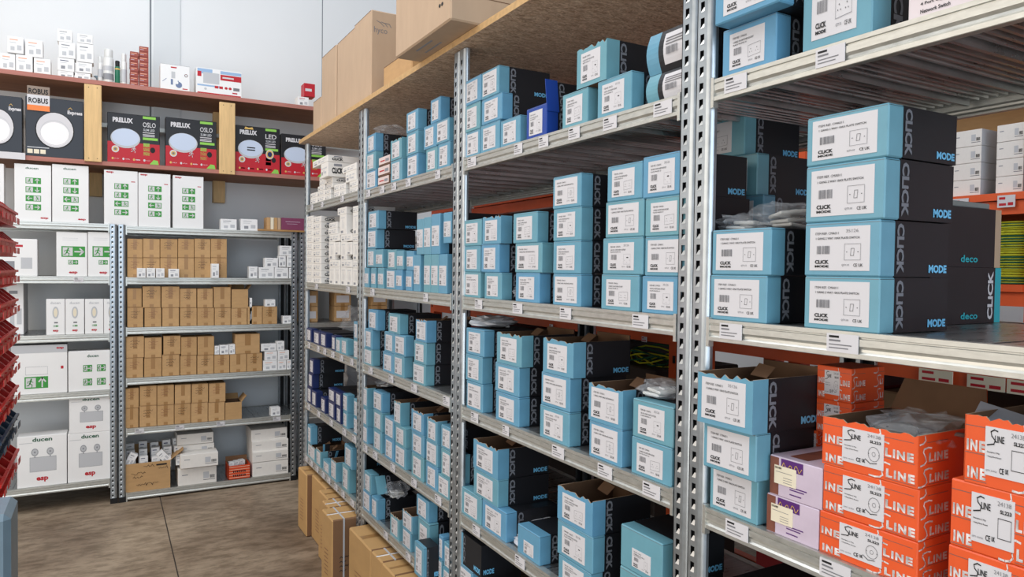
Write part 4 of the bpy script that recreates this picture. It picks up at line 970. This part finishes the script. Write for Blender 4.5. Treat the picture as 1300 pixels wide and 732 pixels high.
# floor-level shelf
o,z=bk('kro','kr','cardboard_box',157,216.3,590,RZ[5],.3,'open kraft carton with black handwriting full of lamp boxes')
b=MB(); F=front(-.001); r_=random.Random(4)
o2=o; w_=.13
def scr(F,u,z,L,h,s,m,seed):
    rr=random.Random(seed); pts=[(u,z)]; n=int(L/s)
    for i in range(n): pts.append((u+(i+1)*s+rr.uniform(-.3,.3)*s,z+rr.uniform(-h,h)))
    b.line(F,pts,.0012,m)
for u,z_,L in ((-.045,.085,.04),(-.04,.065,.03),(-.03,.03,.06),(-.01,.115,.03),(.03,.1,.03)): scr(F,u,z_,L,.007,.004,ink,int(u*1000))
b.rect(F,.025,.055,.112,.119,ink); b.build('handwriting',o)
zt5=onY(160,590,YB+.015)[1]
k=0
lamp=['front row','middle row','back row']
for j in range(3):
    for i in range(5):
        x=onY(157,585,YB+.03)[0]+.045+i*.075+R.uniform(-.006,.006)
        oo=inst(('pw',5 if (i+j)%2 else 4),'lamp_box',x,YB+.04+j*.085,zt5-.05+.012*j+R.uniform(0,.02),.052,.075+.02*j,.052,R.uniform(-.12,.12),BASE['pw'],f'small white lamp box, {ORD[i]} from left in {lamp[j]} of the full kraft carton',group='lamp boxes in the open kraft carton')
for a,s,l in ((157.5,.5,'white lamp box leaning left out of the kraft carton'),(210,-.7,'white lamp box leaning right out of the kraft carton')):
    x=onY(a,580,YB+.03)[0]+.02; oo=inst(('pw',4),'lamp_box',x,YB+.03,zt5-.01,.05,.09,.05,0,BASE['pw'],l); oo.rotation_euler=(0,s,0)
for (xl,xr,y0,y1,l,i,of) in ((226,275,596,None,'flat white box, bottom of the stack right of the handwritten carton',1,.01),(229,277,578,595.4,'flat white box pushed forward on top of the bottom one',2,-.03),(225.5,272,566,577.5,'open flat white box third in the stack beside handwritten carton',1,.1),(225,271,552,565.7,'flat white box topmost of the stack beside handwritten carton',2,.1),
      (320.5,366,588,None,'flat white box, bottom of the stack by the right post',1,.01),(320.5,366,574.5,587.5,'flat white box second in the stack by the right post',2,.01),(320,366,561,574,'flat white box third in the stack by the right post',1,.03),(319,364.5,546,560.6,'flat white box topmost of the stack by the right post',2,.05)):
    bk(('fw',i),'fw','cable_fitting_box',xl,xr,y0,RZ[5],.25,l,off=of,yb=y1)
# orange box with black lettering lines
b=MB(); W,H,D=.15,.1,.16; ob_=mat('orange_red_card',(214,76,36),.5)
b.box(-W/2,W/2,0,.003,0,H,ob_); b.box(-W/2,W/2,D-.003,D,0,H+.035,krd); b.box(-W/2,-W/2+.003,0,D,0,H,ob_); b.box(W/2-.003,W/2,0,D,0,H,ob_); b.box(-W/2,W/2,0,D,0,.003,ob_)
for k in range(5): b.rect(front(),-W/2+.004,W/2-.004,H*(.12+.19*k),H*(.145+.19*k),creamt)
[b.rect(front(),-W*.3+k*.013,-W*.3+k*.013+.009,H*z_,H*z_+H*.13,ink,.0006) for k in range(7) for z_ in (.5,.2)]
x0=onY(290,600,YB)[0]; x1=onY(320,600,YB)[0]
tag(b.build('fixings_box',None,((x0+x1)/2-.004,YB+.01,RZ[5]+.0005)),'open orange box with black lettering between the two flat white stacks','box')
for i in range(3): inst(('pw',4),'carton',x0+.03+i*.04,YB+.05+.02*i,RZ[5]+.07,.036,.045,.05,.1*i,BASE['pw'],['white packet at left inside the open orange box','white packet in the middle of the open orange box','white packet at right inside the open orange box'][i],group='white packets in the orange box')
# top shelf goods
for (xl,xr,yt,k,l) in ((-14,5,206.5,'ex4a','white exit sign box cut by the left edge of the view'),(18,65,206.8,'ex4a','white box of four green exit signs, leftmost whole one'),(66,112.6,207.7,'ex4a','white box of four green exit signs, touching the leftmost whole one')):
    bk(k,'ex4','exit_sign_box',xl,xr,yt,LZ[0],.09,l,group='boxes of four exit signs')
for (xl,xr,yt,l) in ((132,175,214.8,'red-marked box of four exit signs, left of the trio'),(175.5,216.5,218.5,'red-marked box of four exit signs, middle of the trio'),(219.4,258.5,222,'red-marked box of four exit signs, right of the trio')):
    bk('ex4b','ex4','exit_sign_box',xl,xr,yt,RZ[0]-.0,.09,l,group='boxes of four exit signs')
bk(('pw',4),'pw','carton',280,300.6,277.5,RZ[0],.08,'small white box on top shelf left of the green-printed one')
bk(('pw',1),'pw','carton',305.5,327,277.5,RZ[0],.08,'small white box with green back edge on top shelf')
x0=onY(328,292,YB-.02)[0]; x1=onY(388,292,YB-.02)[0]
b=MB(); b.box(x0,x1,YB-.03,YB+.3,RZ[0]+.001,RZ[0]+.013,ply); tag(b.build('plywood_board'),'small plywood board lying at the right end of the top shelf','board')
xa=onY(339,285,YB)[0]; xb=onY(357,285,YB)[0]; xc=onY(386,285,YB)[0]
for i in range(4):
    b=MB(); t=(xb-xa)/4; b.box(0,t-.003,0,.12,0,.088,[kraft,creamt,kraft,kraftl][i]); tag(b.build('card_pack',None,(xa+i*t,YB+.0,RZ[0]+.0135)),f"thin card pack {['first','second','third','fourth'][i]} of four left of the purple box",'pack','thin card packs beside the purple box')
b=MB(); pm_=mat('plum_card',(126,60,92),.5); b.rbox(0,xc-xb,0,.12,0,.09,pm_,.002); b.rect(front(),.03,xc-xb-.03,.06,.063,lilac); b.rect(front(),.04,xc-xb-.05,.045,.047,lilac)
tag(b.build('accessory_box',None,(xb+.001,YB,RZ[0]+.0135)),'plum purple box standing on the small plywood board','box')
# left unit goods
for (xl,xr,l) in ((71.4,110.8,'white box with one large green exit sign, left of pair'),(111.4,147.5,'white box with one large green exit sign, right of pair')):
    bk('ex1','ex1','exit_sign_box',xl,xr,293.8,LZ[1],.09,l,group='boxes with one large exit sign')
bk(('pw',3),'pw','exit_sign_box',-6,47.5,302,LZ[1],.1,'large white box with red mark behind the red bins, second shelf')
for i,(xl,xr) in enumerate(((58.5,82.5),(83,107),(107.7,131.4),(131.7,149))):
    bk('duc','duc','emergency_light_box',xl,xr,379.4,LZ[2],.1,f"slim white emergency light box, {ORD[i]} from left of four",group='slim white emergency light boxes')
bk(('pw',4),'pw','carton',8,30,358,LZ[2],.3,'tall pale grey box behind the red bins, third shelf',off=.1)
bk('hang','hang','exit_sign_box',14,85.5,439,LZ[3],.13,'wide white box with hanging green exit sign picture')
bk('ex22','ex22','exit_sign_box',86.5,143,446,LZ[3],.13,'white box with four small green signs, right of the wide one')
g='white boxes of twin spot emergency lights'
o,z1=bk('twin','twin','emergency_light_box',21.5,85,555,LZ[4],.14,'twin spot emergency light box, lower left of the three',group=g)
o,z1=bk('twin','twin','emergency_light_box',85.8,142,551,LZ[4],.14,'twin spot emergency light box, lower right of the three',group=g)
o,_=bk('twin','twin','emergency_light_box',87.7,142.5,504.6,z1,.14,'twin spot emergency light box, upper one of the three',group=g)
bk(('pw',1),'pw','carton',-8,5,560,LZ[4],.14,'white box with dark green edge cut by the left edge, lowest shelf')
# things seen through the farthest bay
for i,(x,z_) in enumerate(((1.36,RZ[2]),(1.36,RZ[2]+.121),(1.62,RZ[2]),(1.62,RZ[2]+.121),(1.92,RZ[2]),(1.92,RZ[2]+.121))):
    oo=inst(('kr',5),'cardboard_box',x,YB+.1,z_+.0005,.13,.12,.16,0,BASE['kr'],f"brown labelled carton, {['lower','upper'][i%2]} of {['left','middle','right'][i//2]} pair, glimpsed through farthest bay",group='brown labelled cartons behind the farthest bay')
    b=MB(); b.box(-.05,.05,-.001,0,.03,.09,paper); b.build('label',oo)
# ------------------------------------------------------------------ wooden shelf above
wr=empty('wooden_wall_shelf',(-1.6,YB,2.25),0,'red-brown two-tier wooden shelf with pine posts fixed high on back wall','shelf')
W1=1.6+1.9
for z0,t in ((.005,.028),(.529,.028)):
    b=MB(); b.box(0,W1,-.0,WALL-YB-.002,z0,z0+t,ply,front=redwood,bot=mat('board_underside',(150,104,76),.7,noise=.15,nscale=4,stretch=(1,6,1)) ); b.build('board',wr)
for a,c,y0,y1 in ((107,129,106,206),(278.5,298.5,129,222),(-75,-52,85,190)):
    x0=onY(a,(y0+y1)/2,YB-.02)[0]; x1=onY(c,(y0+y1)/2,YB-.02)[0]; z0=onY(a,y1,YB-.02)[1]-2.25; z1=onY(a,y0,YB-.02)[1]-2.25
    b=MB(); b.rbox(x0+1.6,x1+1.6,-.022,-.001,z0+.01,z1,pine,.002)
    F=front(-.022)
    for u in (.25,.75):
        for zz_ in (z0+.03,z1-.02): b.disc(F,x0+1.6+(x1-x0)*u,zz_,.003,.003,ink,.0006,n=8)
    b.build('post',wr)
    b=MB(); b.box(x0+1.62,x1+1.6,WALL-YB-.07,WALL-YB-.002,-.16,.53,pine); b.build('post',wr)
b=MB()
x0_=0
b.box(0,W1,WALL-YB-.10,WALL-YB-.097,.33,.36,galvb); n=90
b.build('perforated_strip',wr)
zw=2.25+.033; zw2=2.25+.557+.0005
for (xl,xr,yt,k,l) in ((-34,28,117,'rob','dark slate ceiling light box cut by the left edge of the view'),(32,106,121,'rob','dark slate round light box beside pine post, white disc printed large')):
    bk(k,'rob','ceiling_light_box',xl,xr,yt,zw,.1,l,group='dark slate ceiling light boxes')
for (xl,xr,yt,k,l) in ((136,203,141.5,'pre','black and red ceiling light box nearest left pine post'),(210,275,148,'pre','black and red ceiling light box just left of second pine post'),(298.5,355.4,158,'prel','black and red ceiling light box with LED lettering and colour ring'),(357,397,169,'pre','black and red ceiling light box at the right end, partly hidden')):
    if xr==397: xr=414
    bk(k,'pre','ceiling_light_box',xl,xr,yt,zw,.08,l,group='black and red ceiling light boxes')
# folded card sign above the slate box
Y=YB+.008; xa,za=onY(34.5,139,Y); xb,zb=onY(63,111,Y)
b=MB(); h=zb-za; F=front(0); w=xb-xa
b.box(0,w,0,.003,0,h*.64,paper); b.rect(F,0,w,0,h*.22,mat('print_orange',(232,128,60),.4),.0008); b.text(F,'ROBUS',w*.06,h*.3,w*.93,h*.52,ink,bold=.03)
b.box(0,w,.004,.007,h*.64,h,mat('grey_brown_card',(140,124,112),.6)); b.text(front(.004),'ROBUS',w*.06,h*.68,w*.93,h*.9,ink,bold=.03)
tag(b.build('card_sign',None,(xa,Y,za)),'folded card sign with black lettering and orange band on slate box','sign')
b=MB(); xa=onY(-10,190,YB-.01)[0]; xb=onY(32,190,YB-.01)[0]; b.box(xa,xb,YB-.012,YB-.004,zw-.03,zw+.012,paper); 
tag(b.build('paper_strip'),'white paper strip hanging on the front edge of the lower board','paper')
# goods on top of the wooden shelf
def tw(xl,xr,y0,y1,k,lab,d=.1,off=.03,name='carton',key='pw',group=None):
    if y1 is None: return bk((key,k) if key=='pw' else key,key,name,xl,xr,y0,zw2,d,lab,off=off,group=group)
    return bk((key,k) if key=='pw' else key,key,name,xl,xr,y0,0,d,lab,off=off,yb=y1,group=group)
g='cream cartons at the left end of the wooden shelf'
tw(0,19.5,66.5,None,2,'cream carton lower left at the left end of wooden shelf',group=g); tw(20,41.5,68.5,None,2,'cream carton lower middle at the left end of wooden shelf',group=g); tw(43,64.5,73,None,2,'cream carton lower right at the left end of wooden shelf',group=g)
tw(9,30,45,66,2,'cream carton upper left at the left end of wooden shelf',group=g); tw(32.5,54.5,49,71,2,'cream carton upper right at the left end of wooden shelf',group=g)
g='white cartons stacked beside the spray cans'
for i,(a,c,y0,y1) in enumerate(((73.5,93.5,89,None),(73,94.5,72.5,88.8),(74.5,96,52,72.3),(72.5,92,36,51.7))): tw(a,c,y0,y1,[1,5,4,4][i],f"white carton, {['bottom','second','third','top'][i]} of the left stack beside spray cans",group=g)
for i,(a,c,y0,y1) in enumerate(((95,115,91.5,None),(96.5,117,78,91.2),(98,119,54,77.7),(98,118,42,53.7))): tw(a,c,y0,y1,[1,1,4,4][i],f"white carton, {['bottom','second','third','top'][i]} of the right stack beside spray cans",group=g)
def can(xl,xr,yt,mb,mc,lab,bands=()):
    Y=YB+.07; x0=onY(xl,90,Y)[0]; x1=onY(xr,90,Y)[0]; r=(x1-x0)/2; z1=onY(xl,yt,Y)[1]; h=z1-zw2
    o=empty('spray_can',((x0+x1)/2,Y,zw2),0,lab,'can'); b=MB(); b.lathe([(0,0),(r*.97,0),(r,.004),(r,h*.72),(r*.85,h*.76),(0,h*.76)],mb); 
    b.build('can_body',o); b=MB(); b.lathe([(r*.84,h*.762),(r*.84,h*.97),(r*.75,h),(0,h)],mc); b.build('cap',o)
    for z0,z_,mm in bands:
        b=MB(); b.lathe([(r*1.01,h*z0),(r*1.01,h*z_)],mm); b.build('printed_band',o)
cw=mat('can_white',(222,222,220),.3,metal=.1)
can(124,130.5,71,cw,cw,'narrow grey-white can left of the tall white spray cans',((.2,.5,lgrey),))
can(131,144.5,62,cw,cw,'tall white spray can with small red mark and grey print',((.1,.28,mgrey),(.36,.5,lgrey)))
can(145.6,152.6,77,mat('can_green',(40,110,84),.3),dark,'green spray can with black top between two white ones',((.62,.68,gold),))
can(153.5,161,68,cw,cw,'white spray can right of the green one',((.1,.5,lgrey),))
b=MB(); b.lathe([(0,0),(.012,0),(.02,.04),(.034,.05),(.034,.052),(0,.05)],mat('pale_blue_plastic',(170,196,214),.3)); tag(b.build('plastic_cup',None,(onY(126,70,YB+.12)[0],YB+.13,zw2),0),'pale blue plastic cup standing behind the narrow can','cup')
rb=mat('brick_red_card',(150,72,62),.5)
def rbx():
    b=MB(); b.rbox(-.05,.05,0,.1,0,.04,rb,.001); F=front(); b.rect(F,-.04,.03,.024,.029,ltorange); b.rect(F,-.04,.0,.012,.016,lilac); return b.data('carton')
PR['rb']=rbx(); BASE['rb']=(.1,.1,.04)
for cidx,(a,c,yt,n) in enumerate(((165,176,64.5,7),(176.7,188.7,58,8))):
    Y=YB+.05; z1=onY(a,yt,Y)[1]; x0=onY(a,90,Y)[0]; x1=onY(c,90,Y)[0]; h=(z1-zw2)/n
    for i in range(n): inst('rb','carton',(x0+x1)/2,Y,zw2+i*h,x1-x0-.001,h-.0015,.09,R.uniform(-.03,.03),BASE['rb'],f"brick red carton, {ORD[i]} from bottom of {['left','right'][cidx]} brick red stack",group='brick red cartons on the wooden shelf')
def ringbox():
    b=MB(); W,H,D=.24,.24,.12; w=W/2; b.rbox(-w,w,0,D,0,H,white,.002); F=front()
    bluep=mat('print_slate_blue',(110,126,160),.5)
    b.rect(F,-w*.3,w*.1,H*.86,H*.91,red); b.rect(F,-w*.3,-w*.15,H*.2,H*.42,bluep); b.disc(F,w*.25,H*.22,W*.11,W*.12,bluep,.0008); b.poly([F.p(w*.12,H*.3,.0011),F.p(w*.3,H*.3,.0011),F.p(w*.2,H*.4,.0011)],bluep); b.disc(F,w*.12,H*.3,W*.05,W*.06,white,.0014)
    b.rect(F,-w*.26,w*.0,H*.46,H*.72,lgrey); b.circ(F,w*.75,H*.62,W*.05,W*.05,.004,red); b.line(F,[(-w*.85,H*.3),(-w*.6,H*.42)],.004,bluep); b.rect(F,w*.5,w*.85,H*.06,H*.1,red)
    b.rect(F,-w,w,H*.985,H*.995,mgrey); return b.data('carton')
PR['ring']=ringbox(); BASE['ring']=(.24,.12,.24)
bk('ring','ring','fan_box',203.5,241,79.5,zw2,.12,'white carton with slate blue ring picture on the wooden shelf')
def heaterbox():
    b=MB(); W,H,D=.4,.28,.2; w=W/2; b.rbox(-w,w,0,D,0,H,white,.002,right=lgrey); F=front(); lb=mat('print_sky',(150,180,214),.5)
    b.rect(F,-w*.95,-w*.3,H*.78,H*.97,lb); b.rect(F,-w*.95,-w*.78,H*.66,H*.86,red,.0006); b.rect(F,-w*.7,w*.0,H*.42,H*.84,lgrey,.0008); b.rect(F,w*.05,w*.98,H*.84,H*.96,lb); b.rect(F,w*.05,w*.98,H*.6,H*.82,red,.0006)
    b.rect(F,w*.14,w*.64,H*.68,H*.74,paper,.0012); b.rect(F,-w*.95,w*.96,.004,H*.06,red); b.rect(F,-w*.95,w*.05,H*.3,H*.36,lb)
    for k in range(2): b.rect(F,-w*.2+k*w*.2,-w*.04+k*w*.2,H*.26,H*.36,red,.001)
    for k in range(2): b.disc(F,w*.3+k*w*.18,H*.31,W*.035,W*.035,red,.001)
    b.rect(F,w*.62,w*.9,H*.24,H*.36,inkl); b.rect(F,w*.58,w*.8,H*.12,H*.17,red,.001); b.disc(F,-w*.6,H*.2,W*.03,W*.03,lgrey); return b.data('carton')
PR['heat']=heaterbox(); BASE['heat']=(.4,.2,.28)
bk('heat','heat','heater_box',249,307,84.5,zw2,.16,'white carton with red bands and pale blue pictures on wooden shelf')
tw(378,392,122,None,3,'pinkish white carton at the far right of the wooden shelf'); 
tw(386,400,105,121.8,3,'bright red carton on the pinkish white one')
o=bpy.data.objects[[x.name for x in bpy.data.objects if x.get('label')=='bright red carton on the pinkish white one'][0]]; bb=MB(); bb.rbox(-.05,.05,0,.1,0,.1,red,.0015); bb.rect(front(),-.04,.02,.04,.06,paper); o.data=bb.data('carton')
# ------------------------------------------------------------------ picking bins on a louvre panel, left
binred=mat('bin_red',(216,40,32),.4,noise=.05); binblue=mat('bin_blue_grey',(44,66,88),.4)
def binmesh(m):
    b=MB(); W,H,D,t=.105,.098,.16,.003; w=W/2
    P=[(0.014,.0),(D,.0),(D,H),(.045,H),(.0,.055)]   # side profile (y,z)
    for sx in (-1,1):
        for off,flip in ((0,0),(t,1)):
            x=sx*(w-off); q=[(x,y,z) for y,z in P]; b.poly(q if (sx>0)!=bool(flip) else q[::-1],m)
    b.box(-w,w,0,D,-.0,.003,m); b.box(-w,w,D-t,D,0,H,m); b.poly([(-w,.014,0),(w,.014,0),(w,0,.055),(-w,0,.055)],m); b.poly([(-w,.018,0),(-w,.004,.055),(w,.004,.055),(w,.018,0)],m); b.box(-w-.002,w+.002,-.006,.004,.050,.058,m)
    b.box(-w-.003,-w+.001,.0,D,.03,.036,m); b.box(w-.001,w+.003,.0,D,.03,.036,m)
    b.poly([(-w,-.001,.055),(-w,.045,H),(-w+.006,.045,H),(-w+.006,-.001,.055)],m); b.poly([(w-.006,-.001,.055),(w-.006,.045,H),(w,.045,H),(w,-.001,.055)],m)
    b.box(-w+.02,w-.02,-.012,-.0101,.012,.034,paper if False else m)
    return b.data('picking_bin')
PR['binr']=binmesh(binred); PR['binb']=binmesh(binblue)
YE=3.42; XF=onY(21,300,YE)[0]
rowb=[289,326,361,397.5,434,470,507,543,588]
for ri,y in enumerate(rowb):
    z=onY(16,y,YE)[1]
    for k in range(5):
        kb=(ri==7)
        inst('binb' if kb else 'binr','picking_bin',XF,YE-.056-.112*k,z,.105,.098,.16,PI/2,(.105,.16,.098),f"{'dark blue' if kb else 'red'} picking bin, {['farthest','second farthest','third farthest','fourth farthest','nearest'][k]} in the {ORD[ri]} row from top",'bin','picking bins on the louvre panel')
pz=empty('louvre_panel',(XF-.19,YE-.58,0),0,'grey louvred steel panel stand holding the rows of picking bins','rack')
b=MB(); b.box(-.008,0,-.02,.6,.06,2.0,mat('grey_paint',(150,154,158),.45))
for k in range(26): b.box(0,.006,.0,.58,.2+k*.068,.2+k*.068+.02,MT['grey_paint'])
b.build('louvre_sheet',pz)
for y in (-.03,.6): b=MB(); b.box(-.03,.0,y,y+.03,0,2.02,MT['grey_paint']); b.box(-.22,.18,y,y+.03,0,.03,MT['grey_paint']); b.build('stand_leg',pz)
# blue-grey steel cabinet at the lower left
c_y=1.75; cx,cz=onY(13,653,c_y); y2=onX(23.5,700,cx)[0]
b=MB(); cg=mat('blue_grey_steel',(112,132,144),.35,noise=.06,nscale=30); b.rbox(-.45,0,0,min(y2-c_y,.6),0,cz,cg,.012); cab=b.build('steel_cabinet',None,(cx,c_y,.0)); tag(cab,'blue-grey steel cabinet corner at the lower left edge of the view','cabinet')
# ------------------------------------------------------------------ orange racking behind
def orack(name,X,Y0,Y1,levels,H,label,tags=(),D=.6,group='orange racks behind the galvanised row',boards=True):
    r=empty(name,(X,Y1,0),-PI/2,label,'shelving',group); L=Y1-Y0
    for x in (0,L-.06):
        for y in (0,D-.06):
            b=MB(); b.box(x,x+.06,y,y+.06,0,H,orackm)
            for k in range(int(H/.1)): b.box(x+.022,x+.038,y-.0006,y,.04+k*.1,.07+k*.1,dark)
            b.build('upright',r)
    for i,z in enumerate(levels):
        for y in (0,D-.04):
            b=MB(); b.box(.06,L-.06,y,y+.04,z-.08,z-.03,orackm); b.box(.06,L-.06,y-.012 if y==0 else y,y+.04,z-.027,z,orackm); o=b.build('beam',r)
            if y==0:
                for (yy,wd,hh,dz,mm) in tags:
                    if abs(dz[0]-i)<.1:
                        t=MB(); F=front(-.016); t.box(-wd/2,wd/2,-.016,-.0135,-hh,0,mm); t.rect(F,-wd*.4,-wd*.05,-hh*.35,-hh*.15,red); t.rect(F,-wd*.4,-wd*.0,-hh*.85,-hh*.65,red); t.rect(F,wd*.1,wd*.4,-hh*.85,-hh*.6,red)
                        t.build('price_tag',o,(Y1-yy,0,z-.01+dz[1]))
        b=MB(); b.box(.06,L-.06,.03,D-.03,z-.02,z-.004,mat('dark_shelf_board',(74,58,46),.8)); b.build('shelf_board',r)
    return r
ZN=onX(1126,476,1.95)[1]+.08
tg=[(onX(px,470,1.95)[0],.09,.035,(1,-.035),creamt) for px in (1192,1256,1309)]+[(onX(px,400,1.95)[0],.03,.022,(1,-.05),paper) for px in (703,822)]
orack('pallet_rack',1.95,-.6,2.05,[.32,ZN],2.1,'orange painted rack directly behind the two nearest bays, cream price tags',tg)
orack('pallet_rack',1.95,2.12,4.6,[.32,ZN,2.0],2.4,'orange painted rack directly behind the two farther bays')
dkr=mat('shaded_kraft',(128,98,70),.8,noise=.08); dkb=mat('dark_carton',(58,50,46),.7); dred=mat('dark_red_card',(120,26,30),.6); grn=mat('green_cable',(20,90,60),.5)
i=0
for Yc in (-.3,.15,.62,1.1,1.55,2.5,2.95,3.4,3.85,4.25):  # mostly unseen dark cartons, added to keep this rack dark and block light
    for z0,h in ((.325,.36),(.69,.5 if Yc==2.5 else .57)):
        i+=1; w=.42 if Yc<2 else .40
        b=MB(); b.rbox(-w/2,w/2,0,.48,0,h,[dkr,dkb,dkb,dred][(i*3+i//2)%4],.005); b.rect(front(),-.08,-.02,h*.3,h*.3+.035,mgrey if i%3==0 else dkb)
        tag(b.build('cardboard_carton',None,(1.99,Yc,z0),-PI/2),f"added dark carton, {'lower' if h and z0<.5 else 'upper'} layer, {ORD[(i-1)//2]} from the near end of orange rack",'box','added dark cartons in the orange rack')
for Yc,w,mm,h,l in ((3.95,.5,kraftl,.33,'pale brown carton at the back, above the eye-level stacks, farther one'),(3.3,.5,mat('grey_brown_card2',(150,140,132),.7),.38,'grey-brown carton at the back above the eye-level stacks, nearer one'),(2.6,.42,MT['grey_brown_card2'],.36,'grey-brown carton behind the tall four-box stack')):
    b=MB(); b.rbox(-w/2,w/2,0,.4,0,h,mm,.005); tag(b.build('cardboard_carton',None,(2.0,Yc,ZN+.0005),-PI/2),l,'box')
# coils of green and yellow cable in the orange rack
b=MB(); yel=mat('cable_yellow',(206,206,40),.45)
Yc=onX(830,480,2.0)[0]; o=empty('cable_coil',(2.16,2.46,1.192),0,'loose green and yellow earth cable coil in the dark behind second bay','cable')
for k in range(7):
    b=MB(); r_=.09+.012*k; b.tube([(r_*math.cos(a*PI/8),r_*1.3*math.sin(a*PI/8),.01+.006*k+.02*math.sin(a+k)) for a in range(17)],.0035,yel if k%2 else grn); b.build('cable_loop',o)
b=MB(); Yc=onX(560,395,1.75)[0]
# far rack across the next aisle
ZF=onX(1210,250,2.9)[1]
ZM=onX(1285,361,2.9)[1]
orack('pallet_rack',2.9,1.30,3.9,[.9,ZM,ZF,2.42],2.7,'orange rack across the next aisle with white router boxes',[(onX(px,262,2.9)[0],.06,.045,(2,.0),paper) for px in (1222,1280)])
orack('pallet_rack',2.9,-1.3,1.28,[.9,ZM,ZF,2.42],2.7,'orange rack across the next aisle, right part behind the coils')
n=0
for ci,(a,c) in enumerate(((1170,1207),(1208,1246),(1264,1300),(1303,1340))):
    Y1=onX(a,210,2.92)[0]; Y0=onX(c,210,2.92)[0]; h=.064
    for k in range(4 if ci!=2 else 4):
        inst(('fw',1),'router_box',2.92,(Y1+Y0)/2,ZF+k*(h+.0003),Y1-Y0-.004,h-.001,.16,-PI/2,BASE['fw'],f"white product box, {['bottom','second','third','top'][k]} of {['far left','left','right','far right'][ci]} stack on orange rack across the aisle",group='white product boxes on the far orange rack')
yel2=mat('cable_dull_yellow',(176,176,30),.6)
b=MB(); yb=mat('yellow_card',(236,170,40),.5); b.rbox(-.04,.04,0,.1,0,.1,yb,.002); b.rect(front(),-.02,.03,.03,.07,paper); Y1=onX(1016,240,2.92)[0]; tag(b.build('yellow_box',None,(2.92,Y1,ZF+.0005),-PI/2),'small yellow carton glimpsed left of the four-box stack','box')
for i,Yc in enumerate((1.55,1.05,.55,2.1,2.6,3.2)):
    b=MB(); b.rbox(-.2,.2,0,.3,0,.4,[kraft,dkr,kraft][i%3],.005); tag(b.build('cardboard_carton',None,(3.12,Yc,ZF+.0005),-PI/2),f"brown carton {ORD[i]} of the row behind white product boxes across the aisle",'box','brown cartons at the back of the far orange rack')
for i in range(9):
    b=MB(); Yc=onX(1290,330,2.98)[0]; r=.1
    for k in range(7): b.tube([(r*(1-.02*(k%3))*math.cos(a*PI/12+k),r*(1-.02*(k%3))*math.sin(a*PI/12+k),.003+.0032*k) for a in range(25)],.003,yel2 if (i+k)%3 else grn,5)
    tag(b.build('cable_coil',None,(3.02,Yc-.0,ZM+.001+i*.026),0),f"green and yellow cable coil, {ORD[i]} from bottom of the pile at right",'cable','cable coils piled at right edge')
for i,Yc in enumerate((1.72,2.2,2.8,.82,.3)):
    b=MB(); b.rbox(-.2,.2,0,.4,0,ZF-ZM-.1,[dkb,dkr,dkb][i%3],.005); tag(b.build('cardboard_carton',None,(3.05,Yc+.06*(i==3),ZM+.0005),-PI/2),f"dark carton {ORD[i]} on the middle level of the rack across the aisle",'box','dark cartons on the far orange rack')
# tall dark stock at the lowest shelf of the nearest bays
for i,(Yc,z0) in enumerate(((1.02,UND['D'][3]+.0435),(.86,UND['D'][3]+.0435),(.70,UND['D'][3]+.0435),(.5,UND['D'][3]+.0435))):
    inst('turn','switch_box',XR+.08+.02*i,Yc,z0,.15,.2,.2,-PI/2,BASE['bow'],f"dark boxed stock, {ORD[i]} from left on the fourth shelf of nearest bay",group='dark boxes on the fourth shelf of nearest bay')

def flap(px,py,X,w,h,d,loc_rz,tilt,label,mm=blue,txt=False):
    Y,z=onX(px,py,X); t=MB(); t.box(-.001,.001,0,d*.28,0,h,mm); t.box(-.001,.001,d*.28,d,0,h,black)
    if txt: t.text(side(.0015),'CLiCK',d*.3,h*.03,d*.3+.02,h*.97,gtxt,rot=-90,bold=.045)
    else: t.text(side(.0015),'MODE',d-.055,h*.1,d-.008,h*.25,btxt,bold=.04)
    o=t.build('box_flap',None,(X,Y,z),-PI/2); o.rotation_euler=(0,tilt,-PI/2+loc_rz); tag(o,label,'flap')
flap(479.5,628,XR+.01,.1,.085,.17,0,-.5,'tilted blue and black carton flap with grey lettering, lowest shelf of third-nearest bay',txt=True)

flap(410,580,XR+.03,.1,.075,.04,0,0,'upright blue carton flap rising from open lowest-shelf box of farthest bay')
flap(424,583,XR+.04,.1,.06,.05,.2,.5,'slanted pale blue carton flap before the two-box stack, farthest bay')
flap(487.5,628,XR+.1,.1,.085,.17,0,0,'upright blue-edged black carton side at the back of lowest shelf')
# ------------------------------------------------------------------ light
W=bpy.data.worlds.new('world'); scene.world=W; W.use_nodes=True
bg=W.node_tree.nodes['Background']; bg.inputs[0].default_value=(.86,.92,1,1); bg.inputs[1].default_value=.48
def area(name,loc,target,sx,sy,power,col):
    l=bpy.data.lights.new(name,'AREA'); l.shape='RECTANGLE'; l.size=sx; l.size_y=sy; l.energy=power; l.color=col
    o=bpy.data.objects.new(name,l); COL.objects.link(o); o.location=loc
    d=Vector(target)-Vector(loc); o.rotation_euler=d.to_track_quat('-Z','Y').to_euler(); return o
area('door_daylight',(-.6,-4.2,2.4),(1.0,2.5,1.4),4.5,3.6,175,(.76,.88,1))
area('warm_window',(-3.4,2.9,2.3),(1.2,2.5,1.4),4.0,2.4,78,(1,.86,.70))
area('roof_light',(-.8,2.6,5.0),(-.4,3.2,0),2.2,4.5,135,(.95,.97,1))
area('added_upward_fill',(-2.4,-1.6,.25),(1.4,2.6,2.4),3.2,2.2,75,(1,.93,.84))  # added low fill lamp, lifts the undersides of boards and shelves
vs=scene.view_settings; vs.view_transform='Standard'; vs.look='None'; vs.gamma=1; vs.use_curve_mapping=False; vs.exposure=0
